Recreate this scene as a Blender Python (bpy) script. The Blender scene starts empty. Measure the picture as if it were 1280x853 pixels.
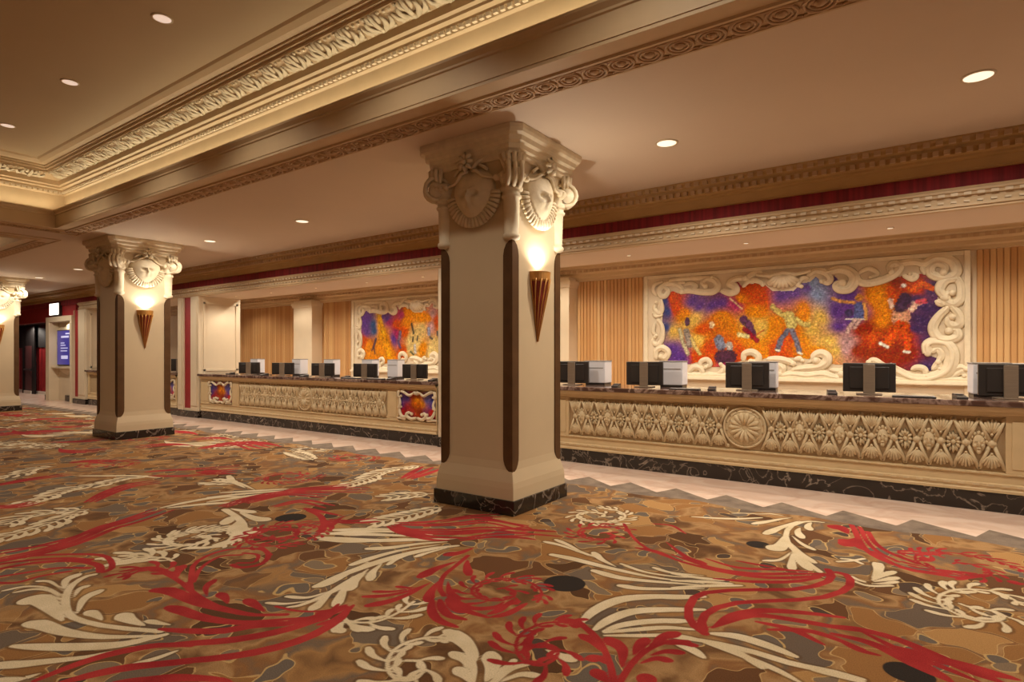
import bpy, math, random
import numpy as np
from mathutils import Vector, Matrix

random.seed(7); np.random.seed(7)
scn = bpy.context.scene
COL = scn.collection
PI = math.pi

# ------------------------------------------------------------------ camera, light, exposure
FOC, CX, HY, CAMH, YAW = 730.0, 640.0, 445.0, 1.6, math.radians(34.9)
cam = bpy.data.cameras.new('camera'); cam.sensor_width = 36.0
cam.lens = FOC / 1280 * 36.0; cam.shift_y = (HY - 426.5) / 1280.0
cam.clip_start = 0.05; cam.clip_end = 200
camo = bpy.data.objects.new('camera', cam); COL.objects.link(camo)
camo.location = (0, 0, CAMH); camo.rotation_euler = (PI / 2, 0, YAW)
scn.camera = camo

world = bpy.data.worlds.new('world'); scn.world = world; world.use_nodes = True
bgn = world.node_tree.nodes['Background']
bgn.inputs[0].default_value = (1.0, 0.94, 0.85, 1); bgn.inputs[1].default_value = 0.95

scn.view_settings.view_transform = 'Standard'; scn.view_settings.look = 'None'
scn.view_settings.gamma = 1.0; scn.view_settings.use_curve_mapping = False
scn.view_settings.exposure = -0.42

DOWNLIGHT_W, TRAY_W, ALCOVE_W, STAFF_W = 240, 100, 60, 170
COVE_W, SCONCE_W = 3.2, 40
WARM = (1.0, 0.91, 0.78)

# photo pixel -> direction -> point on a known plane
FW = (-math.sin(YAW), math.cos(YAW)); RT = (math.cos(YAW), math.sin(YAW))
def ray(u, v):
    a = (u - CX) / FOC; b = (HY - v) / FOC
    return FW[0] + a * RT[0], FW[1] + a * RT[1], b
def on_floor(u, v, z=0.0):
    d = ray(u, v); t = (z - CAMH) / d[2]; return d[0] * t, d[1] * t
def on_wall(u, v, Y):
    d = ray(u, v); t = Y / d[1]; return d[0] * t, CAMH + d[2] * t

# ------------------------------------------------------------------ helpers
def lin(c):
    def f(x):
        x /= 255.0
        return x / 12.92 if x <= 0.04045 else ((x + 0.055) / 1.055) ** 2.4
    return tuple(f(x) for x in c)

def tag(o, label=None, cat=None, group=None, kind=None):
    if label: o['label'] = label
    if cat: o['category'] = cat
    if group: o['group'] = group
    if kind: o['kind'] = kind
    return o

def empty(name, loc=(0, 0, 0), rz=0.0, parent=None):
    o = bpy.data.objects.new(name, None); COL.objects.link(o)
    o.location = loc; o.rotation_euler = (0, 0, rz); o.empty_display_size = 0.1
    if parent: o.parent = parent
    return o

def inst(name, mesh, parent=None, loc=(0, 0, 0), rot=(0, 0, 0), scale=(1, 1, 1)):
    o = bpy.data.objects.new(name, mesh); COL.objects.link(o)
    o.location = loc; o.rotation_euler = rot; o.scale = scale
    if parent: o.parent = parent
    return o

def copy_tree(o, parent=None):
    c = o.copy(); COL.objects.link(c); c.parent = parent
    for ch in list(o.children): copy_tree(ch, c)
    return c

def catmull(pts, n):
    p = [np.array(q, float) for q in pts]
    if len(p) == 2: return [p[0] + (p[1] - p[0]) * i / n for i in range(n + 1)]
    p = [2 * p[0] - p[1]] + p + [2 * p[-1] - p[-2]]
    m = len(p) - 3; out = []
    for i in range(n + 1):
        s = min(i / n * m, m - 1e-6); k = int(s); t = s - k
        a, b, c, d = p[k:k + 4]
        out.append(0.5 * ((2 * b) + (c - a) * t + (2 * a - 5 * b + 4 * c - d) * t * t + (3 * b - a - 3 * c + d) * t ** 3))
    return out

class MB:
    def __init__(s): s.v = []; s.f = []
    def add(s, V, F):
        o = len(s.v); s.v += [tuple(map(float, p)) for p in V]; s.f += [tuple(i + o for i in q) for q in F]; return s
    def box(s, x0, x1, y0, y1, z0, z1):
        return s.add([(x0, y0, z0), (x1, y0, z0), (x1, y1, z0), (x0, y1, z0), (x0, y0, z1), (x1, y0, z1), (x1, y1, z1), (x0, y1, z1)],
                     [(0, 3, 2, 1), (4, 5, 6, 7), (0, 1, 5, 4), (1, 2, 6, 5), (2, 3, 7, 6), (3, 0, 4, 7)])
    def loft(s, rings, caps=True):
        n = len(rings[0]); V = [p for r in rings for p in r]; F = []
        for i in range(len(rings) - 1):
            for j in range(n):
                k = (j + 1) % n
                F.append((i * n + j, i * n + k, (i + 1) * n + k, (i + 1) * n + j))
        if caps: F += [tuple(range(n))[::-1], tuple(range((len(rings) - 1) * n, len(rings) * n))]
        return s.add(V, F)
    def tube(s, pts, rad, n=6, flat=1.0, up=None):
        pts = [Vector(p) for p in pts]; rings = []
        for i, p in enumerate(pts):
            t = (pts[min(i + 1, len(pts) - 1)] - pts[max(i - 1, 0)])
            if t.length < 1e-9: t = Vector((1, 0, 0))
            t.normalize()
            u = Vector(up) if up is not None else (Vector((0, 0, 1)) if abs(t.z) < .9 else Vector((0, 1, 0)))
            a = t.cross(u); a.normalize(); b = a.cross(t); b.normalize()
            r = rad[i] if hasattr(rad, '__len__') else rad
            rings.append([p + a * (r * math.cos(2 * PI * k / n)) + b * (r * flat * math.sin(2 * PI * k / n)) for k in range(n)])
        return s.loft(rings)
    def lathe(s, prof, n=20, c=(0, 0, 0), caps=True):
        return s.loft([[(c[0] + r * math.cos(2 * PI * k / n), c[1] + r * math.sin(2 * PI * k / n), c[2] + z) for k in range(n)] for r, z in prof], caps)
    def sphere(s, c, r, n=8, m=5, sc=(1, 1, 1)):
        rings = []
        for i in range(m + 1):
            ph = -PI / 2 + PI * (i / m); rr = max(math.cos(ph), .02)
            rings.append([(c[0] + r * sc[0] * rr * math.cos(2 * PI * k / n), c[1] + r * sc[1] * rr * math.sin(2 * PI * k / n), c[2] + r * sc[2] * math.sin(ph)) for k in range(n)])
        return s.loft(rings)
    def xprofile(s, x0, x1, prof):
        # open profile [(y,z)...] extruded along X
        V = []; F = []
        for y, z in prof: V += [(x0, y, z), (x1, y, z)]
        for i in range(len(prof) - 1): F.append((2 * i, 2 * i + 1, 2 * i + 3, 2 * i + 2))
        return s.add(V, F)
    def mesh(s, name, m=None, smooth=False):
        me = bpy.data.meshes.new(name); me.from_pydata(s.v, [], s.f); me.validate(); me.update()
        if m: me.materials.append(m)
        if smooth: me.polygons.foreach_set('use_smooth', [True] * len(me.polygons))
        return me
    def build(s, name, m, parent=None, smooth=False, bevel=0.0, loc=(0, 0, 0), rot=(0, 0, 0)):
        o = inst(name, s.mesh(name, m, smooth), parent, loc, rot)
        if bevel:
            b = o.modifiers.new('bevel', 'BEVEL'); b.width = bevel; b.segments = 2; b.limit_method = 'ANGLE'
        return o

# ------------------------------------------------------------------ materials
def node(nt, t, **kw):
    n = nt.nodes.new(t)
    for k, v in kw.items(): setattr(n, k, v)
    return n

def mat(name, rgb, rough=.6, metal=0.0, var=.08, vscale=3.0, bump=0.0, bscale=60.0, stretch=None, emit=None, estr=0, spec=.4, coat=0.0):
    m = bpy.data.materials.new(name); m.use_nodes = True; nt = m.node_tree; L = nt.links.new
    b = nt.nodes['Principled BSDF']
    b.inputs['Roughness'].default_value = rough; b.inputs['Metallic'].default_value = metal
    b.inputs['Specular IOR Level'].default_value = spec; b.inputs['Coat Weight'].default_value = coat
    c = lin(rgb)
    tc = node(nt, 'ShaderNodeTexCoord'); mp = node(nt, 'ShaderNodeMapping')
    L(tc.outputs['Object'], mp.inputs[0])
    if stretch: mp.inputs['Scale'].default_value = stretch
    nz = node(nt, 'ShaderNodeTexNoise'); nz.inputs['Scale'].default_value = vscale; nz.inputs['Detail'].default_value = 4
    L(mp.outputs[0], nz.inputs['Vector'])
    r = node(nt, 'ShaderNodeValToRGB')
    r.color_ramp.elements[0].position = .3; r.color_ramp.elements[1].position = .7
    r.color_ramp.elements[0].color = tuple(max(x * (1 - var), 0) for x in c) + (1,)
    r.color_ramp.elements[1].color = tuple(min(x * (1 + var), 1) for x in c) + (1,)
    L(nz.outputs['Fac'], r.inputs[0]); L(r.outputs[0], b.inputs['Base Color'])
    if bump:
        n2 = node(nt, 'ShaderNodeTexNoise'); n2.inputs['Scale'].default_value = bscale; L(mp.outputs[0], n2.inputs['Vector'])
        bp = node(nt, 'ShaderNodeBump'); bp.inputs['Strength'].default_value = bump; bp.inputs['Distance'].default_value = .01
        L(n2.outputs['Fac'], bp.inputs['Height']); L(bp.outputs[0], b.inputs['Normal'])
    if emit:
        b.inputs['Emission Color'].default_value = tuple(emit) + (1,); b.inputs['Emission Strength'].default_value = estr
    return m

M = {}
M['cream'] = mat('cream_paint', (216, 197, 166), .55, var=.04, vscale=2)
M['plaster'] = mat('cream_plaster', (222, 205, 172), .6, var=.06, vscale=14, bump=.15, bscale=40)
M['column'] = mat('column_paint', (206, 184, 148), .5, var=.04, vscale=1.5)
M['ceil'] = mat('ceiling_paint', (212, 192, 168), .7, var=.03, vscale=.7)
M['trayceil'] = mat('tray_ceiling_paint', (184, 160, 124), .7, var=.03, vscale=.7)
M['cornice'] = mat('cornice_paint', (200, 172, 132), .55, var=.05, vscale=3)
M['tan'] = mat('tan_moulding', (188, 156, 118), .55, var=.06, vscale=4)
M['gold'] = mat('gold_moulding', (186, 150, 96), .5, var=.06, vscale=4)
M['counterpaint'] = mat('counter_paint', (206, 180, 136), .5, var=.05, vscale=5)
M['relief'] = mat('counter_relief', (208, 186, 146), .6, var=.08, vscale=30)
M['recess'] = mat('panel_ground', (172, 146, 108), .7, var=.08, vscale=20)
M['bronze'] = mat('bronze_trim', (92, 64, 38), .5, var=.15, vscale=6, spec=.2)
M['white'] = mat('white_plastic', (222, 220, 222), .45, var=.02)
M['grey'] = mat('grey_plastic', (150, 142, 134), .45, var=.04)
M['black'] = mat('black_plastic', (52, 46, 42), .35, var=.1)
M['steel'] = mat('brushed_steel', (146, 128, 108), .4, .4, var=.08, vscale=8, stretch=(1, 1, 12))
M['redpaint'] = mat('red_wall', (150, 34, 36), .5, var=.12, vscale=6)
M['redstripe'] = mat('red_striped_cloth', (128, 26, 32), .7, var=.35, vscale=26, stretch=(1, 1, .02))
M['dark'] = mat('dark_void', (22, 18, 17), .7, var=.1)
M['sconcered'] = mat('sconce_red', (140, 52, 34), .4, var=.15, vscale=12)
M['sconcegold'] = mat('sconce_gold', (196, 140, 70), .4, .3, var=.1, vscale=12)
M['bulb'] = mat('lit_glass', (255, 244, 225), .5, emit=(1, .88, .7), estr=14)
M['lens'] = mat('downlight_lens', (255, 240, 215), .5, emit=(1, .84, .62), estr=1.5)
M['lensdim'] = mat('small_downlight_lens', (240, 215, 195), .5, emit=(1, .80, .66), estr=.75)
M['sign'] = mat('lit_sign_face', (255, 248, 235), .5, emit=(1, .95, .84), estr=4)
M['greyedge'] = mat('ledge_white', (214, 206, 194), .5)

def marble(name, base, vein, rough, scale=3.0, vein_w=.06, amount=1.0):
    m = bpy.data.materials.new(name); m.use_nodes = True; nt = m.node_tree; L = nt.links.new
    b = nt.nodes['Principled BSDF']; b.inputs['Roughness'].default_value = rough
    tc = node(nt, 'ShaderNodeTexCoord')
    n1 = node(nt, 'ShaderNodeTexNoise'); n1.inputs['Scale'].default_value = scale; n1.inputs['Detail'].default_value = 6; n1.inputs['Distortion'].default_value = 1.6
    L(tc.outputs['Object'], n1.inputs['Vector'])
    s = node(nt, 'ShaderNodeMath', operation='SUBTRACT'); L(n1.outputs['Fac'], s.inputs[0]); s.inputs[1].default_value = .5
    a = node(nt, 'ShaderNodeMath', operation='ABSOLUTE'); L(s.outputs[0], a.inputs[0])
    mr = node(nt, 'ShaderNodeMapRange'); mr.inputs['From Min'].default_value = 0; mr.inputs['From Max'].default_value = vein_w
    mr.inputs['To Min'].default_value = amount; mr.inputs['To Max'].default_value = 0; L(a.outputs[0], mr.inputs['Value'])
    n2 = node(nt, 'ShaderNodeTexNoise'); n2.inputs['Scale'].default_value = scale * .7; L(tc.outputs['Object'], n2.inputs['Vector'])
    k = node(nt, 'ShaderNodeMath', operation='MULTIPLY'); L(mr.outputs[0], k.inputs[0]); L(n2.outputs['Fac'], k.inputs[1])
    mx = node(nt, 'ShaderNodeMix', data_type='RGBA'); L(k.outputs[0], mx.inputs[0])
    mx.inputs[6].default_value = lin(base) + (1,); mx.inputs[7].default_value = lin(vein) + (1,)
    L(mx.outputs[2], b.inputs['Base Color'])
    return m
M['blackmarble'] = marble('black_marble', (40, 33, 28), (178, 160, 142), .18, 2.6, .018, 1.0)
M['topmarble'] = marble('brown_marble_top', (84, 60, 50), (196, 168, 152), .06, 3.0, .07, .8)  # base lightened and pale veins broadened, putting glints into the colour
M['pinkmarble'] = marble('pink_marble', (234, 206, 184), (206, 164, 140), .22, 1.3, .1, .8)

def slat_mat():
    m = bpy.data.materials.new('wood_slat'); m.use_nodes = True; nt = m.node_tree; L = nt.links.new
    b = nt.nodes['Principled BSDF']; b.inputs['Roughness'].default_value = .45
    oi = node(nt, 'ShaderNodeObjectInfo'); r = node(nt, 'ShaderNodeValToRGB')
    cs = [(186, 134, 80), (206, 158, 100), (194, 144, 88), (214, 172, 116)]
    r.color_ramp.elements[0].color = lin(cs[0]) + (1,); r.color_ramp.elements[1].color = lin(cs[3]) + (1,)
    for p, c in ((.35, cs[1]), (.65, cs[2])):
        e = r.color_ramp.elements.new(p); e.color = lin(c) + (1,)
    L(oi.outputs['Random'], r.inputs[0])
    tc = node(nt, 'ShaderNodeTexCoord'); mp = node(nt, 'ShaderNodeMapping'); mp.inputs['Scale'].default_value = (30, 30, 1.2)
    nz = node(nt, 'ShaderNodeTexNoise'); nz.inputs['Scale'].default_value = 2; L(tc.outputs['Object'], mp.inputs[0]); L(mp.outputs[0], nz.inputs['Vector'])
    mr = node(nt, 'ShaderNodeMapRange'); mr.inputs['To Min'].default_value = .8; mr.inputs['To Max'].default_value = 1.1; L(nz.outputs['Fac'], mr.inputs['Value'])
    mx = node(nt, 'ShaderNodeVectorMath', operation='SCALE'); L(r.outputs[0], mx.inputs[0]); L(mr.outputs[0], mx.inputs['Scale'])
    L(mx.outputs[0], b.inputs['Base Color'])
    return m
M['slat'] = slat_mat()

def mosaic_mat():
    m = bpy.data.materials.new('glass_mosaic'); m.use_nodes = True; nt = m.node_tree; L = nt.links.new
    b = nt.nodes['Principled BSDF']; b.inputs['Roughness'].default_value = .35
    at = node(nt, 'ShaderNodeAttribute', attribute_name='col')
    tc = node(nt, 'ShaderNodeTexCoord'); vo = node(nt, 'ShaderNodeTexVoronoi'); vo.inputs['Scale'].default_value = 62
    L(tc.outputs['Object'], vo.inputs['Vector'])
    hs = node(nt, 'ShaderNodeHueSaturation'); L(at.outputs['Color'], hs.inputs['Color'])
    sx = node(nt, 'ShaderNodeSeparateColor'); L(vo.outputs['Color'], sx.inputs[0])
    h = node(nt, 'ShaderNodeMapRange'); h.inputs['To Min'].default_value = .485; h.inputs['To Max'].default_value = .515; L(sx.outputs[0], h.inputs['Value']); L(h.outputs[0], hs.inputs['Hue'])
    v = node(nt, 'ShaderNodeMapRange'); hs.inputs['Saturation'].default_value = 1.12; v.inputs['To Min'].default_value = .58; v.inputs['To Max'].default_value = .98; L(sx.outputs[1], v.inputs['Value']); L(v.outputs[0], hs.inputs['Value'])
    L(hs.outputs[0], b.inputs['Base Color'])
    return m
M['mosaic'] = mosaic_mat()

def carpet_mat():
    m = bpy.data.materials.new('scroll_carpet'); m.use_nodes = True; nt = m.node_tree; L = nt.links.new
    b = nt.nodes['Principled BSDF']; b.inputs['Roughness'].default_value = .95; b.inputs['Specular IOR Level'].default_value = .1
    tc = node(nt, 'ShaderNodeTexCoord'); co = tc.outputs['Object']
    def noise(scale, detail=3, src=co):
        n = node(nt, 'ShaderNodeTexNoise'); n.inputs['Scale'].default_value = scale; n.inputs['Detail'].default_value = detail; L(src, n.inputs['Vector']); return n
    def ramp(src, stops, const=False):
        r = node(nt, 'ShaderNodeValToRGB'); r.color_ramp.interpolation = 'CONSTANT' if const else 'LINEAR'
        while len(r.color_ramp.elements) < len(stops): r.color_ramp.elements.new(.5)
        for e, (p, c) in zip(r.color_ramp.elements, stops): e.position = p; e.color = (lin(c) if len(c) == 3 else c) + ((1,) if len(c) == 3 else ())
        L(src, r.inputs[0]); return r
    def mix(f, a, c):
        x = node(nt, 'ShaderNodeMix', data_type='RGBA'); L(f, x.inputs[0])
        if isinstance(a, tuple): x.inputs[6].default_value = lin(a) + (1,)
        else: L(a, x.inputs[6])
        if isinstance(c, tuple): x.inputs[7].default_value = lin(c) + (1,)
        else: L(c, x.inputs[7])
        return x.outputs[2]
    def rng(src, a, c, t0=0., t1=1.):
        r = node(nt, 'ShaderNodeMapRange'); r.inputs['From Min'].default_value = a; r.inputs['From Max'].default_value = c
        r.inputs['To Min'].default_value = t0; r.inputs['To Max'].default_value = t1; L(src, r.inputs['Value']); return r.outputs[0]
    wn = noise(2.2, 2)
    sub = node(nt, 'ShaderNodeVectorMath', operation='SUBTRACT'); L(wn.outputs['Color'], sub.inputs[0]); sub.inputs[1].default_value = (.5, .5, .5)
    scl = node(nt, 'ShaderNodeVectorMath', operation='SCALE'); L(sub.outputs[0], scl.inputs[0]); scl.inputs['Scale'].default_value = .55
    wv = node(nt, 'ShaderNodeVectorMath', operation='ADD'); L(co, wv.inputs[0]); L(scl.outputs[0], wv.inputs[1])
    w = wv.outputs[0]
    def voro(scale, feat='F1'):
        v = node(nt, 'ShaderNodeTexVoronoi', feature=feat); v.inputs['Scale'].default_value = scale; v.voronoi_dimensions = '2D'; L(w, v.inputs['Vector']); return v
    base = ramp(noise(1.7, 4, w).outputs['Fac'], [(.28, (80, 55, 36)), (.38, (118, 82, 50)), (.46, (174, 134, 88)), (.51, (142, 98, 58)), (.57, (118, 98, 78)), (.62, (166, 122, 74)), (.74, (88, 60, 38))])
    v1 = voro(3.2); v1e = voro(3.2, 'DISTANCE_TO_EDGE')
    sc = node(nt, 'ShaderNodeSeparateColor'); L(v1.outputs['Color'], sc.inputs[0])
    cell = ramp(sc.outputs[0], [(0, (110, 92, 76)), (.14, (154, 108, 62)), (.42, (108, 72, 44)), (.62, (116, 98, 80)), (.72, (178, 134, 82)), (.86, (92, 62, 38))], True)
    body = mix(rng(v1e.outputs['Distance'], .055, .065), base.outputs[0], cell.outputs[0])
    body2 = mix(rng(sc.outputs[1], .45, .46), body, base.outputs[0])
    ln = mix(rng(v1e.outputs['Distance'], .058, .050), (0, 0, 0), (255, 255, 255))
    lin1 = node(nt, 'ShaderNodeMath', operation='MULTIPLY'); L(rng(v1e.outputs['Distance'], .075, .068), lin1.inputs[0]); L(rng(v1e.outputs['Distance'], .050, .056), lin1.inputs[1])
    lin1b = node(nt, 'ShaderNodeMath', operation='MULTIPLY'); L(lin1.outputs[0], lin1b.inputs[0]); L(rng(sc.outputs[1], .46, .45), lin1b.inputs[1]); 
    lin1c = node(nt, 'ShaderNodeMath', operation='MULTIPLY'); L(lin1b.outputs[0], lin1c.inputs[0]); lin1c.inputs[1].default_value = .7
    body3 = mix(lin1c.outputs[0], body2, (208, 170, 112))
    v2 = voro(4.1); s2 = node(nt, 'ShaderNodeSeparateColor'); L(v2.outputs['Color'], s2.inputs[0])
    pick = rng(s2.outputs[2], .62, .63)
    disc = node(nt, 'ShaderNodeMath', operation='MULTIPLY'); L(rng(v2.outputs['Distance'], .27, .255), disc.inputs[0]); L(pick, disc.inputs[1])
    ringm = node(nt, 'ShaderNodeMath', operation='MULTIPLY'); L(rng(v2.outputs['Distance'], .315, .30), ringm.inputs[0]); L(pick, ringm.inputs[1])
    body4 = mix(ringm.outputs[0], body3, (196, 160, 104))
    spot = ramp(s2.outputs[0], [(0, (112, 98, 84)), (.5, (134, 112, 88)), (.8, (84, 66, 54))], True)
    body5 = mix(disc.outputs[0], body4, spot.outputs[0])
    def att(n):
        a = node(nt, 'ShaderNodeAttribute', attribute_name=n); return a.outputs['Fac']
    c1 = mix(rng(att('sk'), -.004, .004), body5, (52, 44, 38))
    halo = mix(rng(att('sc'), -.022, -.012, 0, .55), c1, (92, 66, 40))
    c2 = mix(rng(att('sc'), -.004, .004), halo, ramp(noise(5).outputs['Fac'], [(.3, (214, 192, 152)), (.7, (232, 212, 176))]).outputs[0])
    c3 = mix(rng(att('sr'), -.004, .004), c2, ramp(noise(3).outputs['Fac'], [(.3, (146, 36, 38)), (.7, (182, 58, 54))]).outputs[0])
    gr = mix(rng(att('sb'), -.004, .004), c3, ramp(noise(6).outputs['Fac'], [(.35, (116, 100, 86)), (.65, (142, 124, 106))]).outputs[0])
    pile = noise(160, 2)
    sh = node(nt, 'ShaderNodeVectorMath', operation='SCALE'); L(gr, sh.inputs[0]); L(rng(pile.outputs['Fac'], .3, .7, .72, 1.04), sh.inputs['Scale'])
    L(sh.outputs[0], b.inputs['Base Color'])
    bp = node(nt, 'ShaderNodeBump'); bp.inputs['Strength'].default_value = .35; bp.inputs['Distance'].default_value = .004
    L(pile.outputs['Fac'], bp.inputs['Height']); L(bp.outputs[0], b.inputs['Normal'])
    return m
M['carpet'] = carpet_mat()

# ------------------------------------------------------------------ setting: heights and planes
ZC = 3.86            # low ceiling
YW = 7.75            # wall plane of the desk openings
YB = 10.8            # wall behind the desks
ZH = 3.14            # underside of the header
ZF = -0.006          # marble floor, the carpet pile ends at 0

tag(MB().box(-44, 16, -8, 13, -.2, ZF).build('floor', M['pinkmarble']), 'polished pink marble floor strip between carpet and desks', kind='structure')

# ------------------------------------------------------------------ carpet: drawn scrolls stored as signed distances on the pile surface
ZONES = {1: (0, 680, 4.929), 2: (200, 660, 4.419), 3: (400, 640, 4.004), 4: (620, 640, 4.004), 5: (840, 640, 4.004), 6: (1040, 640, 4.004), 7: (0, 560, 4.267), 8: (260, 540, 4.267)}
def zp(z, s):
    x0, y0, k = ZONES[z]; out = []
    for q in s.split(';'):
        a, b = q.split(','); out.append(on_floor(x0 + float(a) / k, y0 + float(b) / k))
    return out
STROKES = []                                       # (channel, points, radii)
def prof(kind, n, w):
    r = []
    for i in range(n + 1):
        t = i / n
        if kind == 'd': k = min(1, .55 + 3 * t) * (1 - t) ** .75 + .10
        elif kind == 'm': k = .22 + .78 * math.sin(PI * min(1, max(0, t * .92 + .04))) ** .7
        else: k = .8
        r.append(max(w * .5 * k, .005))
    return r
def stroke(ch, pts, w, kind, n=12, k=.80):
    STROKES.append((ch, np.array(catmull(pts, n)), prof(kind, n, w * ((k if w < .115 or k == 1.0 else .66) if ch != 'k' else 1))))
def barbed(ch, pts, w=.036, bl=.15, sp=.095, kind='e', both=True):
    P = np.array(catmull(pts, 40)); seg = np.linalg.norm(np.diff(P, axis=0), axis=1); tot = seg.sum()
    stroke(ch, pts, w, 'e', 30)
    cum = np.concatenate([[0], np.cumsum(seg)]); k = max(int(tot / sp), 3)
    for i in range(k):
        s = tot * (i + .3) / k; j = min(int(np.searchsorted(cum, s)), 39)
        t = P[min(j + 1, 40)] - P[max(j - 1, 0)]; t = t / (np.linalg.norm(t) + 1e-9); nrm = np.array([-t[1], t[0]])
        f = .65 + .5 * math.sin(PI * (i + .5) / k)
        q0 = P[max(j - 3, 0)]; q1 = P[min(j + 3, 40)]; t0 = P[j] - q0; t1 = q1 - P[j]
        turn = float(t0[0] * t1[1] - t0[1] * t1[0])
        for sd in (1, -1):
            g = f * (.58 if turn * sd > 2e-4 else 1.0)
            tip = P[j] + nrm * sd * bl * .72 * g - t * bl * .85 * g
            mid = P[j] + nrm * sd * bl * .5 * g - t * bl * .35 * g
            stroke(ch, [tip, mid, P[j] + t * .01], bl * .34 * (.7 + .3 * g), 'd', 5, 1.0)
def spiral(ch, c, r, a0, turns, w=.045, bl=.11, sign=1):
    pts = [(c[0] + r * (1 - .85 * i / 16) * math.cos(a0 + sign * 2 * PI * turns * i / 16), c[1] + r * (1 - .85 * i / 16) * math.sin(a0 + sign * 2 * PI * turns * i / 16)) for i in range(17)]
    barbed(ch, pts, w * .8, bl * 1.1, .09)

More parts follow.
